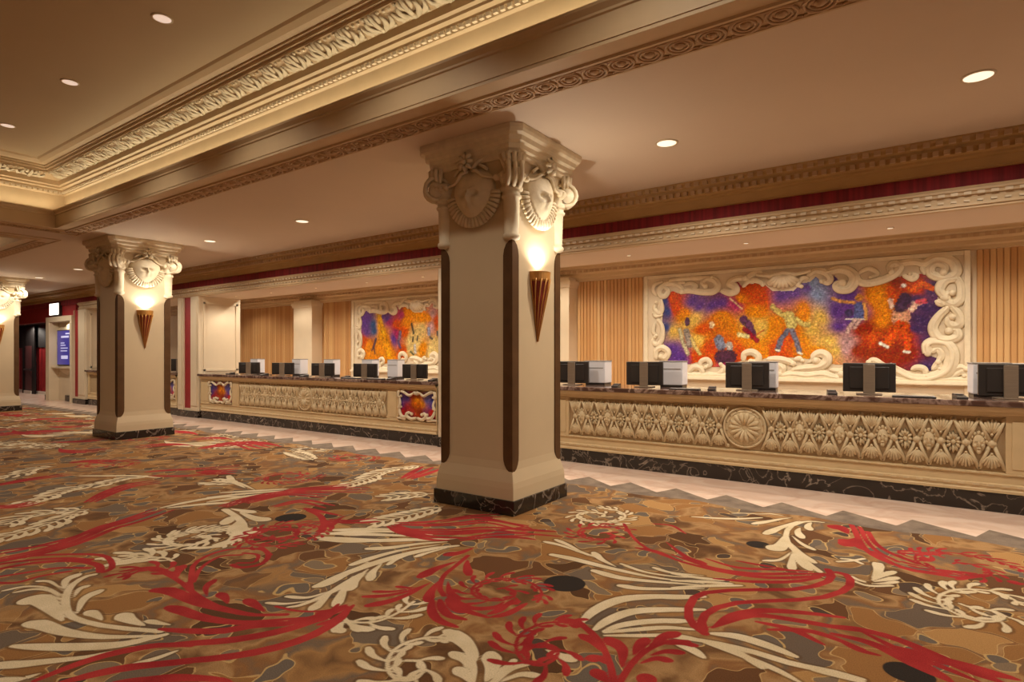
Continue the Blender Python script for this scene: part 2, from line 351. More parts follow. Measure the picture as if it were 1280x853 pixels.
# hand drawn after the photograph: zone | colour profile width : points
DRAW = """
1|cd.26:170,350;250,345;320,400;385,475|cd.17:180,490;260,500;400,545;650,575;1000,565|cm.11:80,630;250,635;500,635;750,620;1020,560
1|cd.11:-60,750;100,745;300,725;520,700;700,660|cd.10:-60,850;100,840;250,800|ce.07:990,540;700,515;520,480;430,440;405,380;410,310;450,250;520,205;580,190
1|cd.10:480,190;410,225;395,280|cd.07:540,260;490,280;455,330|cd.10:615,290;520,340;475,430|cd.12:545,420;590,440;630,470|cd.16:750,440;800,470;890,505|cd.07:910,475;980,490;1050,500
1|cd.05:20,290;150,265;280,270;390,320|cd.05:90,300;220,280;330,300;395,380|cd.05:230,230;310,235;390,290|cm.05:820,740;950,710;1090,660
1|rm.09:180,860;400,770;640,690;850,645;1000,625;1183,630|rm.10:330,870;600,800;850,755;1183,730|rm.08:700,855;900,840;1183,830
1|re.07:-50,110;200,75;450,65;620,70;680,100;690,150;640,175|re.09:-50,165;200,120;450,105;600,130;620,170|re.06:-50,210;150,180;350,150;550,150|re.06:-50,240;100,240;250,200;430,170|re.05:-50,50;200,20;420,0|re.08:-50,135;150,105;400,90;560,100
2|rd.17:-30,345;60,350;200,410;330,445;500,480;640,485|rd.15:50,440;110,455;250,500;450,525;650,510;880,490|rm.10:0,560;150,570;350,570;520,540;760,520;1000,440
2|rm.10:-60,655;150,640;400,620;650,575;850,515;1030,440|rm.10:-60,750;150,735;400,710;650,660;850,590;1000,500;1035,450|rd.10:-60,835;150,830;330,840;400,853
2|re.06:-20,230;100,290;200,370;330,440;480,480;700,480|rd.09:130,210;100,245;95,280|re.06:170,300;190,200;300,140;430,115;560,120;610,150|re.05:185,300;230,220;330,160;450,150|re.07:560,110;600,150;560,200;450,220;400,205
2|rd.08:300,290;255,330;260,380|rd.12:330,365;360,390;375,420|rd.13:480,400;530,430;580,465|re.04:640,435;760,460;900,460;1030,435|re.06:165,300;180,360;260,430|re.05:460,140;540,150;520,190;430,195
2|cd.06:700,380;820,385;950,345|cd.05:590,415;700,420;850,400|cd.12:860,325;960,295;1149,190|cm.05:1149,230;1000,330;800,420;700,440|cd.10:840,450;890,410;960,340|cd.06:960,430;990,370;1060,270|cd.10:1050,340;1075,300;1090,260
2|cm.07:890,50;1020,70;1149,70|cm.06:920,30;1050,40;1149,40|cm.05:940,15;1050,17;1149,15|cd.09:970,570;990,540;1010,520|ce.04:1020,500;1080,560;1149,570|ce.06:300,95;400,60;470,10;540,0
3|ce.055:760,853;770,780;740,700;680,650;640,632|cd.15:640,600;720,640;770,710;770,760|cd.12:665,710;720,740;745,790|cd.13:690,790;730,820;750,853|cd.17:855,715;862,780;830,853|ce.06:1041,760;950,790;870,853
3|cm.08:0,110;200,100;420,100;560,115|cm.09:0,140;150,150;350,140;560,140;700,130|cd.11:240,185;350,180;500,160;640,150|cd.10:160,265;280,225;420,190;600,165|cm.13:-20,370;100,320;250,265;400,220;560,185;690,170
3|cd.06:340,265;380,240;450,215|cd.12:250,340;265,300;310,260|cd.10:150,385;175,350;230,300|cd.07:480,225;540,205;640,180|cm.06:0,440;90,380;200,310|cd.09:80,470;110,420;130,380|cd.07:260,590;190,575;120,550|cd.08:110,600;80,570
3|rm.09:-20,560;60,530;130,465|rm.05:-20,510;80,485;135,465|rd.16:505,325;580,285;680,250|rd.16:635,215;700,205;770,180|rd.12:745,315;735,270;740,240|rd.10:240,470;340,450;450,410;560,350|rd.07:220,425;330,420;450,395;540,360|rd.06:270,400;360,400;460,385|rd.06:385,375;430,380;480,380
3|rd.13:540,445;555,400;590,350|re.06:620,420;600,380;620,320;680,270;740,220|rm.13:600,440;610,480;650,520;730,540|rm.07:640,430;720,490;840,530|rm.07:640,420;750,480;870,480;1000,450|rd.09:690,440;650,400;640,350|rm.09:850,520;920,500;1000,450
3|rm.10:360,75;430,100;600,120;760,120|rm.09:520,70;700,60;850,50;1041,90|rm.09:600,50;760,25;900,20|rm.09:420,90;650,95;850,85;1041,100|rm.09:700,140;850,120;1041,110|rm.07:560,110;760,105;1041,75|rm.08:640,40;800,30;960,60;1041,70|rd.1:10,100;20,60;60,40|rd.08:60,70;90,40;130,20|rm.07:100,50;200,55;300,50
4|re.06:590,853;570,760;520,650;450,580;400,565|rd.10:330,545;420,560;500,640|rd.09:430,620;480,650;530,700|rm.09:0,80;150,90;300,100|rm.06:0,105;150,110;330,125|rm.06:0,130;120,130;200,140|cd.10:280,215;380,235;520,270;650,300;800,330;1041,360|cd.09:490,205;530,240;600,275|cd.05:625,260;740,300;900,325;1041,330|cd.06:790,280;880,305;1041,320|cd.10:490,295;620,330;800,350;1041,368|cd.09:620,370;750,385;1041,385
4|cm.11:425,555;500,490;620,440;780,425;1041,425|cm.10:495,590;560,545;680,500;850,490;1041,490|cm.08:540,600;620,570;750,550;900,545;1000,550|cm.06:540,605;700,590;850,580;1000,590|cm.05:540,620;700,620;900,620;1041,645|cm.08:900,660;980,690;1041,730
4|cd.07:245,150;330,170;450,215|cd.07:300,140;370,170;460,220|cd.06:390,190;450,210;500,230|rd.15:565,640;630,690;630,780|rd.12:470,735;520,735;545,760|rd.11:500,800;530,830;560,853|re.06:620,853;680,760;760,690;860,650;960,650
4|rd.13:905,610;830,630;770,680|rd.10:750,640;710,680;690,720|rd.07:1000,670;930,660;850,665|rd.08:930,705;850,700;770,720|rd.08:870,745;800,735;720,760|rd.16:760,835;720,850|cd.07:210,820;120,815;20,853|cd.1:385,740;320,720;250,690|ce.06:90,745;30,800;0,830
4|re.05:640,60;680,120;750,180;900,240;1041,280|rm.08:700,180;800,200;900,240|rm.05:780,60;880,70;950,110|rd.1:1041,260;950,225;850,150|kd.30:335,358;385,358
5|re.085:165,610;100,560;80,500;110,430;200,400;400,390;600,390;740,365;800,330;780,290|re.085:160,590;150,540;200,490;330,455;520,445;720,435;850,400;895,360;880,320;830,305|rm.09:215,575;300,520;450,495;650,505;860,530|rm.08:200,580;400,520;600,540;800,575;961,600|rm.07:420,550;600,590;760,665|rm.07:480,590;700,600;961,690
5|rm.07:0,215;200,280;400,310;600,310;760,310|rm.07:40,250;250,300;480,330;700,325;800,310|rm.07:210,335;400,350;600,350;740,330|rm.06:170,235;330,280;540,290;700,300|rm.05:320,245;430,265;560,285
5|cm.06:0,310;130,330;260,345|cm.06:0,345;150,350;300,360|cm.06:0,380;200,370;350,370|cm.09:-60,430;40,427;120,425|cm.08:-60,490;20,490;90,490|cm.07:-60,550;20,548;80,545|cm.12:200,610;330,625;480,670;620,725|cd.07:450,780;340,710;180,650;0,620|cm.07:10,630;180,650;400,700;600,760;800,800;961,840|cm.06:150,650;350,720;520,790;640,853|cm.08:700,790;850,820;961,853
5|ce.07:740,300;660,240;600,180;570,120;600,70;700,40;760,40|cd.24:505,185;545,170;565,120|cd.14:470,110;540,80;640,45|cd.12:410,60;500,45;600,25|cm.07:100,25;300,35;450,30|cm.05:300,8;450,5;560,15|cd.12:690,90;680,70;700,50|cd.10:650,130;630,100;640,80|cd.07:710,190;650,160;600,120|cd.07:715,255;650,210;600,160|cd.06:460,245;540,240;600,200|cd.09:600,290;600,250;605,200|cd.09:690,290;640,250;610,210
5|rd.26:815,75;850,85;880,110|rd.24:870,165;900,150;930,130|ce.05:830,250;900,245;960,235|ce.05:900,325;930,340;961,350|kd.20:425,165;470,165
6|rd.22:5,75;40,75;70,95|rd.22:60,145;110,160;150,190|re.08:100,60;130,130;170,190;250,240;400,290;560,310|re.07:180,100;220,160;300,210;430,260|re.07:200,200;350,280;500,310;650,330;750,320|rm.08:480,290;600,300;720,310|re.06:140,70;170,140;230,200;330,250
6|ce.05:90,340;180,370;300,370|cd.08:325,330;270,340;210,350|cd.08:310,300;250,320;200,345|cd.08:240,260;235,300;200,340|ce.05:50,235;100,240;150,260|cd.06:325,350;270,358;200,360|cd.06:215,255;220,290;200,330
6|rm.09:0,570;150,590;330,640;500,710;700,790;930,840|rm.09:0,610;200,660;400,760;600,853|rm.07:150,600;330,690;520,800;600,850|rm.14:330,680;500,730;700,780;900,830|rm.09:520,730;700,800;850,853|rm.06:350,700;560,780;740,853|rm.06:30,640;130,690;240,720|rd.12:900,350;930,360;961,360|kd.22:350,800;430,820;480,853
7|rm.14:-40,605;200,560;400,500;560,430;700,390;870,330|rm.08:-40,575;180,530;380,480;600,410;820,340|rm.14:480,290;580,240;700,200;850,180|rm.10:770,130;900,120;1100,110;1280,95|rm.09:800,150;1000,150;1200,130|rm.12:-40,205;150,170;380,140|rm.14:370,80;500,70;620,80|rm.12:-40,315;100,310;200,290|rm.07:640,660;800,640;900,660|cm.09:420,150;560,150;720,150;850,160|cm.10:860,320;1000,290;1150,265;1280,260|cm.08:900,320;1100,300;1280,290|ce.07:1280,430;1220,500;1130,530;1020,535
8|cm.09:0,350;200,330;400,315|cm.08:0,375;200,345;380,325|cm.08:70,325;250,315;430,305|cd.10:30,265;150,270;250,310|cd.10:110,235;140,270;200,300|rm.14:80,400;250,350;450,320;600,310;850,310|rm.12:200,380;420,330;640,340|rm.12:420,310;600,300;760,290|rm.10:350,400;500,370;650,400
8|ce.08:90,415;160,460;190,510;150,570;60,610|cd.16:310,470;250,460;170,430|cd.12:240,430;180,420;120,410|cd.12:260,540;220,530;190,500|cd.14:90,490;120,460;150,450|cd.13:130,520;160,490;170,470|re.1:600,530;620,500;600,450;540,420|rd.14:520,410;620,430;720,450|rd.12:630,480;660,510;650,530|rm.09:640,470;750,480;900,470
8|cm.10:580,565;700,570;900,580;1200,575|cm.08:630,545;800,545;1050,555|cm.07:640,525;800,520;1000,520|rm.12:980,500;1050,530;1200,560;1280,560|rm.11:1000,490;1150,490;1280,480|rm.2:1060,250;1130,220;1200,190|rm.2:-40,210;50,215;150,210|rm.2:-40,90;150,60;280,90|kd.3:430,458;500,458
"""
for line in DRAW.strip().split('\n'):
    z, rest = line.split('|', 1); z = int(z)
    for it in rest.split('|'):
        hd, ps = it.split(':'); pts = zp(z, ps); wd = float(hd[2:])
        if hd[1] == 'm' and wd >= .085 and z in (3, 7, 8) and hd[0] == 'r':
            # the red flows are bundles of thinner parallel strokes
            A = np.array(catmull(pts, 8)); T = np.gradient(A, axis=0); T /= np.linalg.norm(T, axis=1)[:, None] + 1e-9; N = np.stack([-T[:, 1], T[:, 0]], 1)
            m = 2 if wd < .12 else 3
            for q in range(m):
                o_ = (q - (m - 1) / 2) * wd * (1.0 if m == 2 else .72)
                stroke(hd[0], list(A + N * o_ * np.linspace(.5, 1.15, 9)[:, None]), wd * (.62 if m == 2 else .5), 'm', 14, 1.0)
        else: stroke(hd[0], pts, wd * (1.4 if z in (7, 8) and hd[0] == 'c' else 1), hd[1])
BARB = """
3|c:640,632;540,630;420,660;350,720;340,790;390,840;470,840;520,790;500,750;430,745
3|c:470,450;400,500;300,545;200,555;110,540
4|r:400,565;350,555;230,560;130,610;100,670;130,740;220,770;300,730;300,680;220,660;150,700
6|c:961,470;850,410;740,390;620,390;540,420;540,460;600,500;700,540;800,550;860,530;820,500;700,480;640,460
7|c:-20,490;100,455;250,410;380,360;470,330
7|c:30,410;150,365;300,340;450,330
7|c:80,310;250,260;400,215;550,190;700,160;820,150
7|c:-20,160;100,140;200,110;300,100
7|c:610,600;750,580;900,590
7|c:1140,180;1200,185;1280,190
8|c:730,290;850,250;950,210;1130,180
8|c:960,350;1050,340;1200,330
8|c:870,490;1050,450;1250,400
8|c:450,110;500,125;560,150
1|c:700,110;850,90;1000,85;1070,110
1|r:760,190;850,160;980,150;1080,190
6|r:430,220;500,210;560,230
"""
for line in BARB.strip().split('\n'):
    hd, ps = line.split(':'); z, ch = hd.split('|')
    barbed(ch, zp(int(z), ps), bl=.20 if z in '78' else .15)
for z, ch, c, r, a0, tn, sg in ((3, 'r', '900,400', .30, 0, 1.4, 1), (2, 'r', '660,40', .34, 0, 1.4, -1), (2, 'c', '190,60', .36, .5, 1.4, 1), (4, 'c', '500,20', .34, 2, 1.4, -1),
                             (4, 'r', '530,115', .30, 1, 1.2, 1), (6, 'r', '650,275', .42, 0, 1.4, 1), (7, 'c', '1040,490', .36, 0, 1.4, 1), (8, 'r', '400,540', .36, 0, 1.5, 1),
                             (8, 'r', '430,240', .42, 1, 1.5, -1), (8, 'r', '770,140', .40, 0, 1.4, 1), (7, 'r', '560,90', .4, 0, 1.4, 1)):
    spiral(ch, zp(z, c)[0], r, a0, tn, sign=sg)

def in_photo_near(x, y):
    t = x * FW[0] + y * FW[1]
    if t < .5: return False
    u = CX + FOC * (x * RT[0] + y * RT[1]) / t; v = HY + FOC * CAMH / t
    return -330 < u < 1480 and v > 566 and y < 6.4
rg = random.Random(11)
def plume(x, y, a, ch, s):
    # a fan of long curved leaves that part from one root, with a feathered curl at its side
    for i in range(6):
        da = (i - 2.5) * .13; Lh = s * (1.2 - .09 * abs(i - 2.5)); pts = []
        for k in range(4):
            q = k / 3; aa = a + da * q + .5 * q * q; pts.append((x + Lh * q * math.cos(aa), y + Lh * q * math.sin(aa)))
        stroke(ch, pts[::-1], .085 * s, 'd', 8)
    spiral('c' if ch == 'r' else 'r', (x - .5 * s * math.cos(a + .5), y - .5 * s * math.sin(a + .5)), .34 * s, a, 1.4, .05, .12, rg.choice((1, -1)))
gx = -33.0
while gx < 9:
    gy = -6.0
    while gy < 6.2:
        x = gx + rg.uniform(-.35, .35); y = gy + rg.uniform(-.3, .3)
        if not in_photo_near(x, y) and not in_photo_near(x + .7, y) and not in_photo_near(x - .7, y):
            plume(x, y, rg.choice((0, PI)) + rg.uniform(-.5, .5), rg.choice('rrrc'), rg.uniform(.8, 1.25))
        gy += 1.0
    gx += 1.4

def saw(x):
    # stepped wave of the carpet's outer edge
    q = (x + 1.82) / .587; q -= math.floor(q)
    return 6.58 + .33 * (1 - q / .8 if q < .8 else (q - .8) / .2)
def patch(x0, x1, y0, y1, cell):
    nx = int(round((x1 - x0) / cell)); ny = int(round((y1 - y0) / cell))
    xs = np.linspace(x0, x1, nx + 1); ys = np.linspace(y0, y1, ny + 1)
    S = {k: np.full((ny + 1, nx + 1), -1.0, np.float32) for k in 'rck'}
    for ch, P, R in STROKES:
        mr = max(R) + .05; lo = P.min(0) - mr; hi = P.max(0) + mr
        if hi[0] < x0 or lo[0] > x1 or hi[1] < y0 or lo[1] > y1: continue
        for k in range(len(P) - 1):
            a, b = P[k], P[k + 1]; r0, r1 = R[k], R[k + 1]; mm = max(r0, r1) + .03
            i0 = np.searchsorted(xs, min(a[0], b[0]) - mm); i1 = np.searchsorted(xs, max(a[0], b[0]) + mm)
            j0 = np.searchsorted(ys, min(a[1], b[1]) - mm); j1 = np.searchsorted(ys, max(a[1], b[1]) + mm)
            if i1 <= i0 or j1 <= j0: continue
            X = xs[i0:i1][None, :]; Yy = ys[j0:j1][:, None]
            d = b - a; q = float(d @ d) + 1e-9
            t = np.clip(((X - a[0]) * d[0] + (Yy - a[1]) * d[1]) / q, 0, 1)
            D = (r0 + (r1 - r0) * t) - np.hypot(X - a[0] - d[0] * t, Yy - a[1] - d[1] * t)
            w = S[ch][j0:j1, i0:i1]; np.maximum(w, D, out=w)
    XX, YY = np.meshgrid(xs, ys); YO = YY.copy()
    ed = np.array([saw(x) for x in xs])
    if y1 > 6.5:
        m = YY > 6.2; YO = np.where(m, 6.2 + (YY - 6.2) / (y1 - 6.2) * (ed[None, :] - 6.2), YY)
    sb = YO - 6.40 - .05 * np.sin(XX * 5.3)
    co = np.stack([XX.ravel(), YO.ravel(), np.zeros(XX.size)], 1).astype(np.float32)
    idx = np.arange(XX.size).reshape(XX.shape)
    fc = np.stack([idx[:-1, :-1].ravel(), idx[:-1, 1:].ravel(), idx[1:, 1:].ravel(), idx[1:, :-1].ravel()], 1)
    return co, fc, S['r'].ravel(), S['c'].ravel(), S['k'].ravel(), sb.ravel().astype(np.float32)
PT = [patch(-8, 2.6, 1.0, 7.0, .0145), patch(-16, -8, 0, 7.0, .03), patch(-40, -16, -6, 7.0, .06), patch(-16, -8, -6, 0, .06), patch(-8, 2.6, -6, 1.0, .06), patch(2.6, 9, -6, 7.0, .06)]
off = 0; CO = []; FC = []
for p in PT:
    CO.append(p[0]); FC.append(p[1] + off); off += len(p[0])
CO = np.concatenate(CO); FC = np.concatenate(FC)
cme = bpy.data.meshes.new('carpet')
cme.vertices.add(len(CO)); cme.vertices.foreach_set('co', CO.ravel())
cme.loops.add(len(FC) * 4); cme.loops.foreach_set('vertex_index', FC.ravel().astype(np.int32))
cme.polygons.add(len(FC)); cme.polygons.foreach_set('loop_start', np.arange(0, len(FC) * 4, 4, dtype=np.int32))
cme.update(calc_edges=True)
for nm, k in (('sr', 2), ('sc', 3), ('sk', 4), ('sb', 5)):
    a = cme.attributes.new(nm, 'FLOAT', 'POINT'); a.data.foreach_set('value', np.concatenate([p[k] for p in PT]))
cme.materials.append(M['carpet'])
tag(inst('floor_carpet', cme), 'brown patterned carpet with red and cream feathered scrolls', kind='structure')

# ------------------------------------------------------------------ ceilings
TRAYP = [(-.48, 3.86), (-.475, 3.842), (-.455, 3.842), (-.45, 3.856), (-.23, 3.856), (-.225, 3.842), (-.20, 3.842), (-.19, 3.86), (-.17, 3.86), (-.03, 3.852), (-.02, 3.845), (0, 3.845), (0, 3.875),
         (.006, 3.875), (.006, 4.06), (.018, 4.07), (.018, 4.09), (.045, 4.125), (.045, 4.15), (.03, 4.155), (-.15, 4.155), (-.19, 4.17), (-.19, 4.47), (-.165, 4.49), (-.165, 4.53),
         (-.13, 4.535), (-.13, 4.56), (-.09, 4.575), (-.09, 4.605), (-.06, 4.62), (-.06, 4.70), (-.04, 4.705), (.15, 4.755), (.17, 4.755), (.17, 4.785), (.195, 4.795), (.195, 4.825), (.22, 4.835), (.22, 4.855), (.29, 4.865), (.35, 4.895), (.37, 4.92)]
def tray(n, x0, x1, y0, y1):
    b = MB(); V = []; F = []
    for i, z in TRAYP: V += [(x0 + i, y0 + i, z), (x1 - i, y0 + i, z), (x1 - i, y1 - i, z), (x0 + i, y1 - i, z)]
    for k in range(len(TRAYP) - 1):
        for j in range(4):
            q = (j + 1) % 4; F.append((4 * k + j, 4 * k + q, 4 * k + 4 + q, 4 * k + 4 + j))
    b.add(V, F)
    t = b.build('trim_%d' % n, M['cornice']); return t
T1 = (-12.46, 9.0, -4.6, 3.83); T2 = (-30.0, -14.19, -4.6, 3.83)
tr1 = tray(1, *T1); tag(tr1, 'stepped plaster cornice around the large raised ceiling tray', kind='structure')
tr2 = tray(2, *T2); tag(tr2, 'plaster cornice around the farther raised ceiling tray', kind='structure')
cl = MB()
for (x0, x1, y0, y1) in (T1, T2):
    i = .36; cl.box(x0 + i, x1 - i, y0 + i, y1 - i, 4.92, 5.0)
tag(cl.build('ceiling_tray', M['trayceil']), 'tan painted ceiling inside the raised trays', kind='structure')
cs = MB()
def cplate(x0, x1, y0, y1): cs.box(x0, x1, y0, y1, ZC, ZC + .05)
o_ = .475
cplate(-44, 16, T1[3] + o_, 8.4)
cplate(T2[1] + o_, T1[0] - o_, -5.08, T1[3] + o_)
cplate(-44, T2[0] - o_, -5.08, T1[3] + o_); cplate(T1[1] + o_, 16, -5.08, T1[3] + o_)
cplate(-44, 16, -8, -5.075)
tag(cs.build('ceiling', M['ceil']), 'smooth pinkish tan low ceiling with recessed downlights', kind='structure')

# guilloche rings on the beam underside, each a piece
g = MB()
def torus(b, c, R, r, n=18, m=5, fl=1.0):
    rings = []
    for i in range(n):
        a = 2 * PI * i / n
        rings.append([(c[0] + (R + r * math.cos(2 * PI * k / m)) * math.cos(a), c[1] + (R + r * math.cos(2 * PI * k / m)) * math.sin(a), c[2] + r * fl * math.sin(2 * PI * k / m)) for k in range(m)])
    rings.append(rings[0]); b.loft(rings, False)
torus(g, (0, 0, 0), .098, .013); torus(g, (0, 0, 0), .066, .010, 16); g.sphere((0, 0, 0), .040, 10, 4, (1, 1, .5)); torus(g, (0, 0, 0), .033, .006, 12)
g.tube([(-.114, -.10, 0), (-.075, -.085, 0), (-.0, -.112, 0), (.075, -.085, 0), (.114, -.10, 0)], .010, 5); g.tube([(-.114, .10, 0), (-.075, .085, 0), (0, .112, 0), (.075, .085, 0), (.114, .10, 0)], .010, 5)
gme = g.mesh('guilloche_ring', M['tan'], True)
x = -12.60
while x < 1.2:
    inst('guilloche_ring', gme, tr1, (x, 4.17, 3.850)); x += .228
y = 3.9
while y > -1.5:
    inst('guilloche_ring', gme, tr1, (-12.80, y - .0, 3.850), (0, 0, PI / 2)); y -= .228
x = -14.4
while x > -24:
    inst('guilloche_ring', gme, tr2, (x, 4.17, 3.850)); x -= .228

# carved acanthus leaves of the upper cornice
lf = MB()
def lobe(b, pts, r, flat=.5, n=6):
    P = catmull([(p[0], p[1], p[2]) for p in pts], 6)
    k = len(P) - 1
    b.tube(P, [r * (.35 + .65 * math.sin(PI * min(1, .12 + .8 * i / k))) for i in range(k + 1)], n, flat, (0, 0, 1))
for sx in (-1, 1):
    lobe(lf, [(0, .10, -.01), (sx * .07, .06, -.03), (sx * .11, .0, -.035), (sx * .10, -.06, -.02)], .030)
    lobe(lf, [(0, .06, -.01), (sx * .10, .07, -.02), (sx * .17, .04, -.03), (sx * .19, -.03, -.02)], .028)
    lobe(lf, [(sx * .03, .0, -.02), (sx * .06, -.06, -.035), (sx * .05, -.11, -.02)], .026)
    lf.sphere((sx * .155, .085, -.012), .022, 6, 4)
    lf.sphere((sx * .10, -.095, -.012), .020, 6, 4); lf.sphere((sx * .175, -.085, -.012), .020, 6, 4)
lobe(lf, [(0, .11, -.01), (0, .04, -.045), (0, -.05, -.05), (0, -.125, -.02)], .028)
lf.sphere((0, .075, -.035), .03, 8, 5)
lme = lf.mesh('acanthus_leaf', M['plaster'], True)
tilt = math.atan2(.05, -.19)
x = -12.12
while x < -1.2:
    inst('acanthus_leaf', lme, tr1, (x, 3.775, 4.725), (math.radians(-14), 0, 0), (1, 1, .6)); x += .418
y = 3.46
while y > -.8:
    inst('acanthus_leaf', lme, tr1, (-12.405, y, 4.725), (math.radians(-14), 0, PI / 2), (1, 1, .6)); y -= .418
# small dentils of the tray cornice, too fine to pick apart
dn = MB(); x = T1[0] - .1
while x < 2:
    dn.box(x, x + .045, T1[3] + .125, T1[3] + .155, 4.495, 4.53); x += .075
y = T1[3] + .1
while y > -2:
    dn.box(T1[0] - .155, T1[0] - .125, y, y + .045, 4.495, 4.53); y -= .075
o = dn.build('dentil_row', M['cream'], tr1); o['kind'] = 'stuff'

def area(name, loc, rot, sx, sy, w, parent=None, col=WARM):
    l = bpy.data.lights.new(name, 'AREA'); l.shape = 'RECTANGLE'; l.size = sx; l.size_y = sy; l.energy = w; l.color = col
    o = bpy.data.objects.new(name, l); COL.objects.link(o); o.location = loc; o.rotation_euler = rot
    if parent: o.parent = parent
    return o
def spot(name, loc, w, ang=125, blend=.6, col=WARM, rad=.06, parent=None, rot=(0, 0, 0)):
    l = bpy.data.lights.new(name, 'SPOT'); l.energy = w; l.spot_size = math.radians(ang); l.spot_blend = blend; l.color = col; l.shadow_soft_size = rad
    o = bpy.data.objects.new(name, l); COL.objects.link(o); o.location = loc; o.rotation_euler = rot
    if parent: o.parent = parent
    return o
# light strips lying on the cove ledge, hidden by the fascia, as in the place
COVECOL = (1.0, .88, .64)
for (x0, x1, y0, y1) in (T1, T2):
    cx = (x0 + x1) / 2; cy = (y0 + y1) / 2; lx = x1 - x0; ly = y1 - y0
    area('cove_light_strip', (cx, y1 + .06, 4.18), (PI, 0, 0), lx, .06, COVE_W * lx, col=COVECOL)
    area('cove_light_strip', (cx, y0 - .06, 4.18), (PI, 0, 0), lx, .06, COVE_W * lx, col=COVECOL)
    area('cove_light_strip', (x0 - .06, cy, 4.18), (PI, 0, PI / 2), ly, .06, COVE_W * ly, col=COVECOL)
    area('cove_light_strip', (x1 + .06, cy, 4.18), (PI, 0, PI / 2), ly, .06, COVE_W * ly, col=COVECOL)

# ------------------------------------------------------------------ header above the desk openings
hp = [(7.52, 3.86), (7.52, 3.845), (7.55, 3.83), (7.56, 3.80), (7.60, 3.785), (7.615, 3.755), (7.615, 3.70), (7.66, 3.69), (7.66, 3.665), (7.715, 3.65), (7.725, 3.555), (7.715, 3.55), (7.705, 3.535), (7.74, 3.53)]
hl = [(7.74, 3.372), (7.69, 3.368), (7.68, 3.345), (7.655, 3.335), (7.655, 3.31), (7.68, 3.30), (7.68, 3.275), (7.71, 3.27), (7.715, 3.20), (7.69, 3.195), (7.69, 3.165), (7.715, 3.16), (7.715, 3.14), (7.80, 3.14)]
hd = MB(); hd.xprofile(-44, 10, hp)
tag(hd.build('trim_3', M['gold']), 'gold tinted crown moulding along the low ceiling above the desks', kind='structure')
dd = MB(); x = -30.0
while x < 4: dd.box(x, x + .05, 7.575, 7.625, 3.70, 3.75); x += .095
x = -30.0
while x < 4: dd.box(x, x + .06, 7.515, 7.57, 3.795, 3.84); x += .11
o = dd.build('dentil_row', M['tan'], bpy.data.objects['trim_3']); o['kind'] = 'stuff'
tag(MB().box(-44, 10, 7.745, 8.0, 3.36, 3.54).build('trim_4', M['redstripe']), 'dark red striped frieze band above the desk openings', kind='structure')
# header soffits and mouldings exist only over the openings; solid wall elsewhere
hb = MB(); hb.xprofile(-23.0, 10, hl)
t5 = tag(hb.build('trim_5', M['cornice']), 'cream moulding and soffit framing the top of the desk openings', kind='structure')
sf = MB(); sf.box(-23.0, 10, 7.80, 8.85, 3.14, 3.60); sf.build('soffit', M['ceil'], t5)
dd = MB(); x = -22.5
while x < 4: dd.box(x, x + .06, 7.655, 7.69, 3.272, 3.302); x += .11
x = -22.5
while x < 4: dd.box(x, x + .05, 7.69, 7.72, 3.205, 3.225); x += .11
o = dd.build('dentil_row', M['cream'], t5); o['kind'] = 'stuff'
bc = MB().box(-24, 10, 8.84, 13, 3.56, 3.62)
tag(bc.build('ceiling_staff', M['ceil']), 'plain ceiling over the space behind the desks', kind='structure')

# ------------------------------------------------------------------ wall behind the desks
wb = tag(MB().box(-24, 10, YB, YB + .2, ZF, 3.6).build('wall_back', M['cream']), 'cream wall behind the desks clad with wooden slats', kind='structure')
wp = [(10.45, 3.56), (10.45, 3.52), (10.52, 3.48), (10.56, 3.42), (10.56, 3.38), (10.62, 3.36), (10.62, 3.30), (10.68, 3.27), (10.68, 3.21), (10.72, 3.19), (10.72, 3.14), (10.8, 3.13)]
bw = MB(); bw.xprofile(-24, 10, wp); tag(bw.build('trim_6', M['cornice']), 'gold tinted crown moulding above slats and murals', kind='structure')
dd = MB(); x = -19.0
while x < 4: dd.box(x, x + .07, 10.60, 10.63, 3.30, 3.35); x += .13
o = dd.build('dentil_row', M['tan'], bpy.data.objects['trim_6']); o['kind'] = 'stuff'
SW = .075
def slats(x0, x1, z0, z1):
    n = int(round((x1 - x0) / SW)); w = (x1 - x0) / n
    b = MB(); b.loft([[(.002, 0, z), (.006, -.014, z), (.012, -.018, z), (w - .012, -.018, z), (w - .006, -.014, z), (w - .002, 0, z)] for z in (0, z1 - z0)])
    me = b.mesh('slat', M['slat'])
    bd = MB().box(x0, x1, YB - .006, YB - .001, z0, z1).build('wall_cladding', M['slat']); tag(bd, 'vertical wooden slat cladding behind the desks', kind='structure')
    for i in range(n): inst('slat', me, bd, (x0 + i * w, YB - .006, z0))
slats(-5.86, -4.42, .5, 3.15); slats(.68, 3.6, 1.50, 3.15)
slats(-14.26, -13.02, .5, 3.15); slats(-19.4, -15.12, .5, 3.15); slats(-7.6, -6.72, .5, 3.15)
tag(MB().box(.66, 3.6, YB - .06, YB, 1.47, 1.50).build('trim_7', M['greyedge']), 'thin pale ledge under the right hand slats', kind='structure')
pn = 8
for px0, px1 in ((-15.12, -14.26), (-6.72, -5.86)):
    b = MB(); b.box(px0, px1, YB - .37, YB - .001, ZF, 3.2); b.box(px0 - .03, px1 + .03, YB - .40, YB - .001, 3.0, 3.06); b.box(px0 - .05, px1 + .05, YB - .42, YB - .001, 3.06, 3.14)
    tag(b.build('trim_%d' % pn, M['cream']), 'plain cream pier with small cap between slats, %s' % ('far desk' if pn == 8 else 'near desk'), kind='structure'); pn += 1

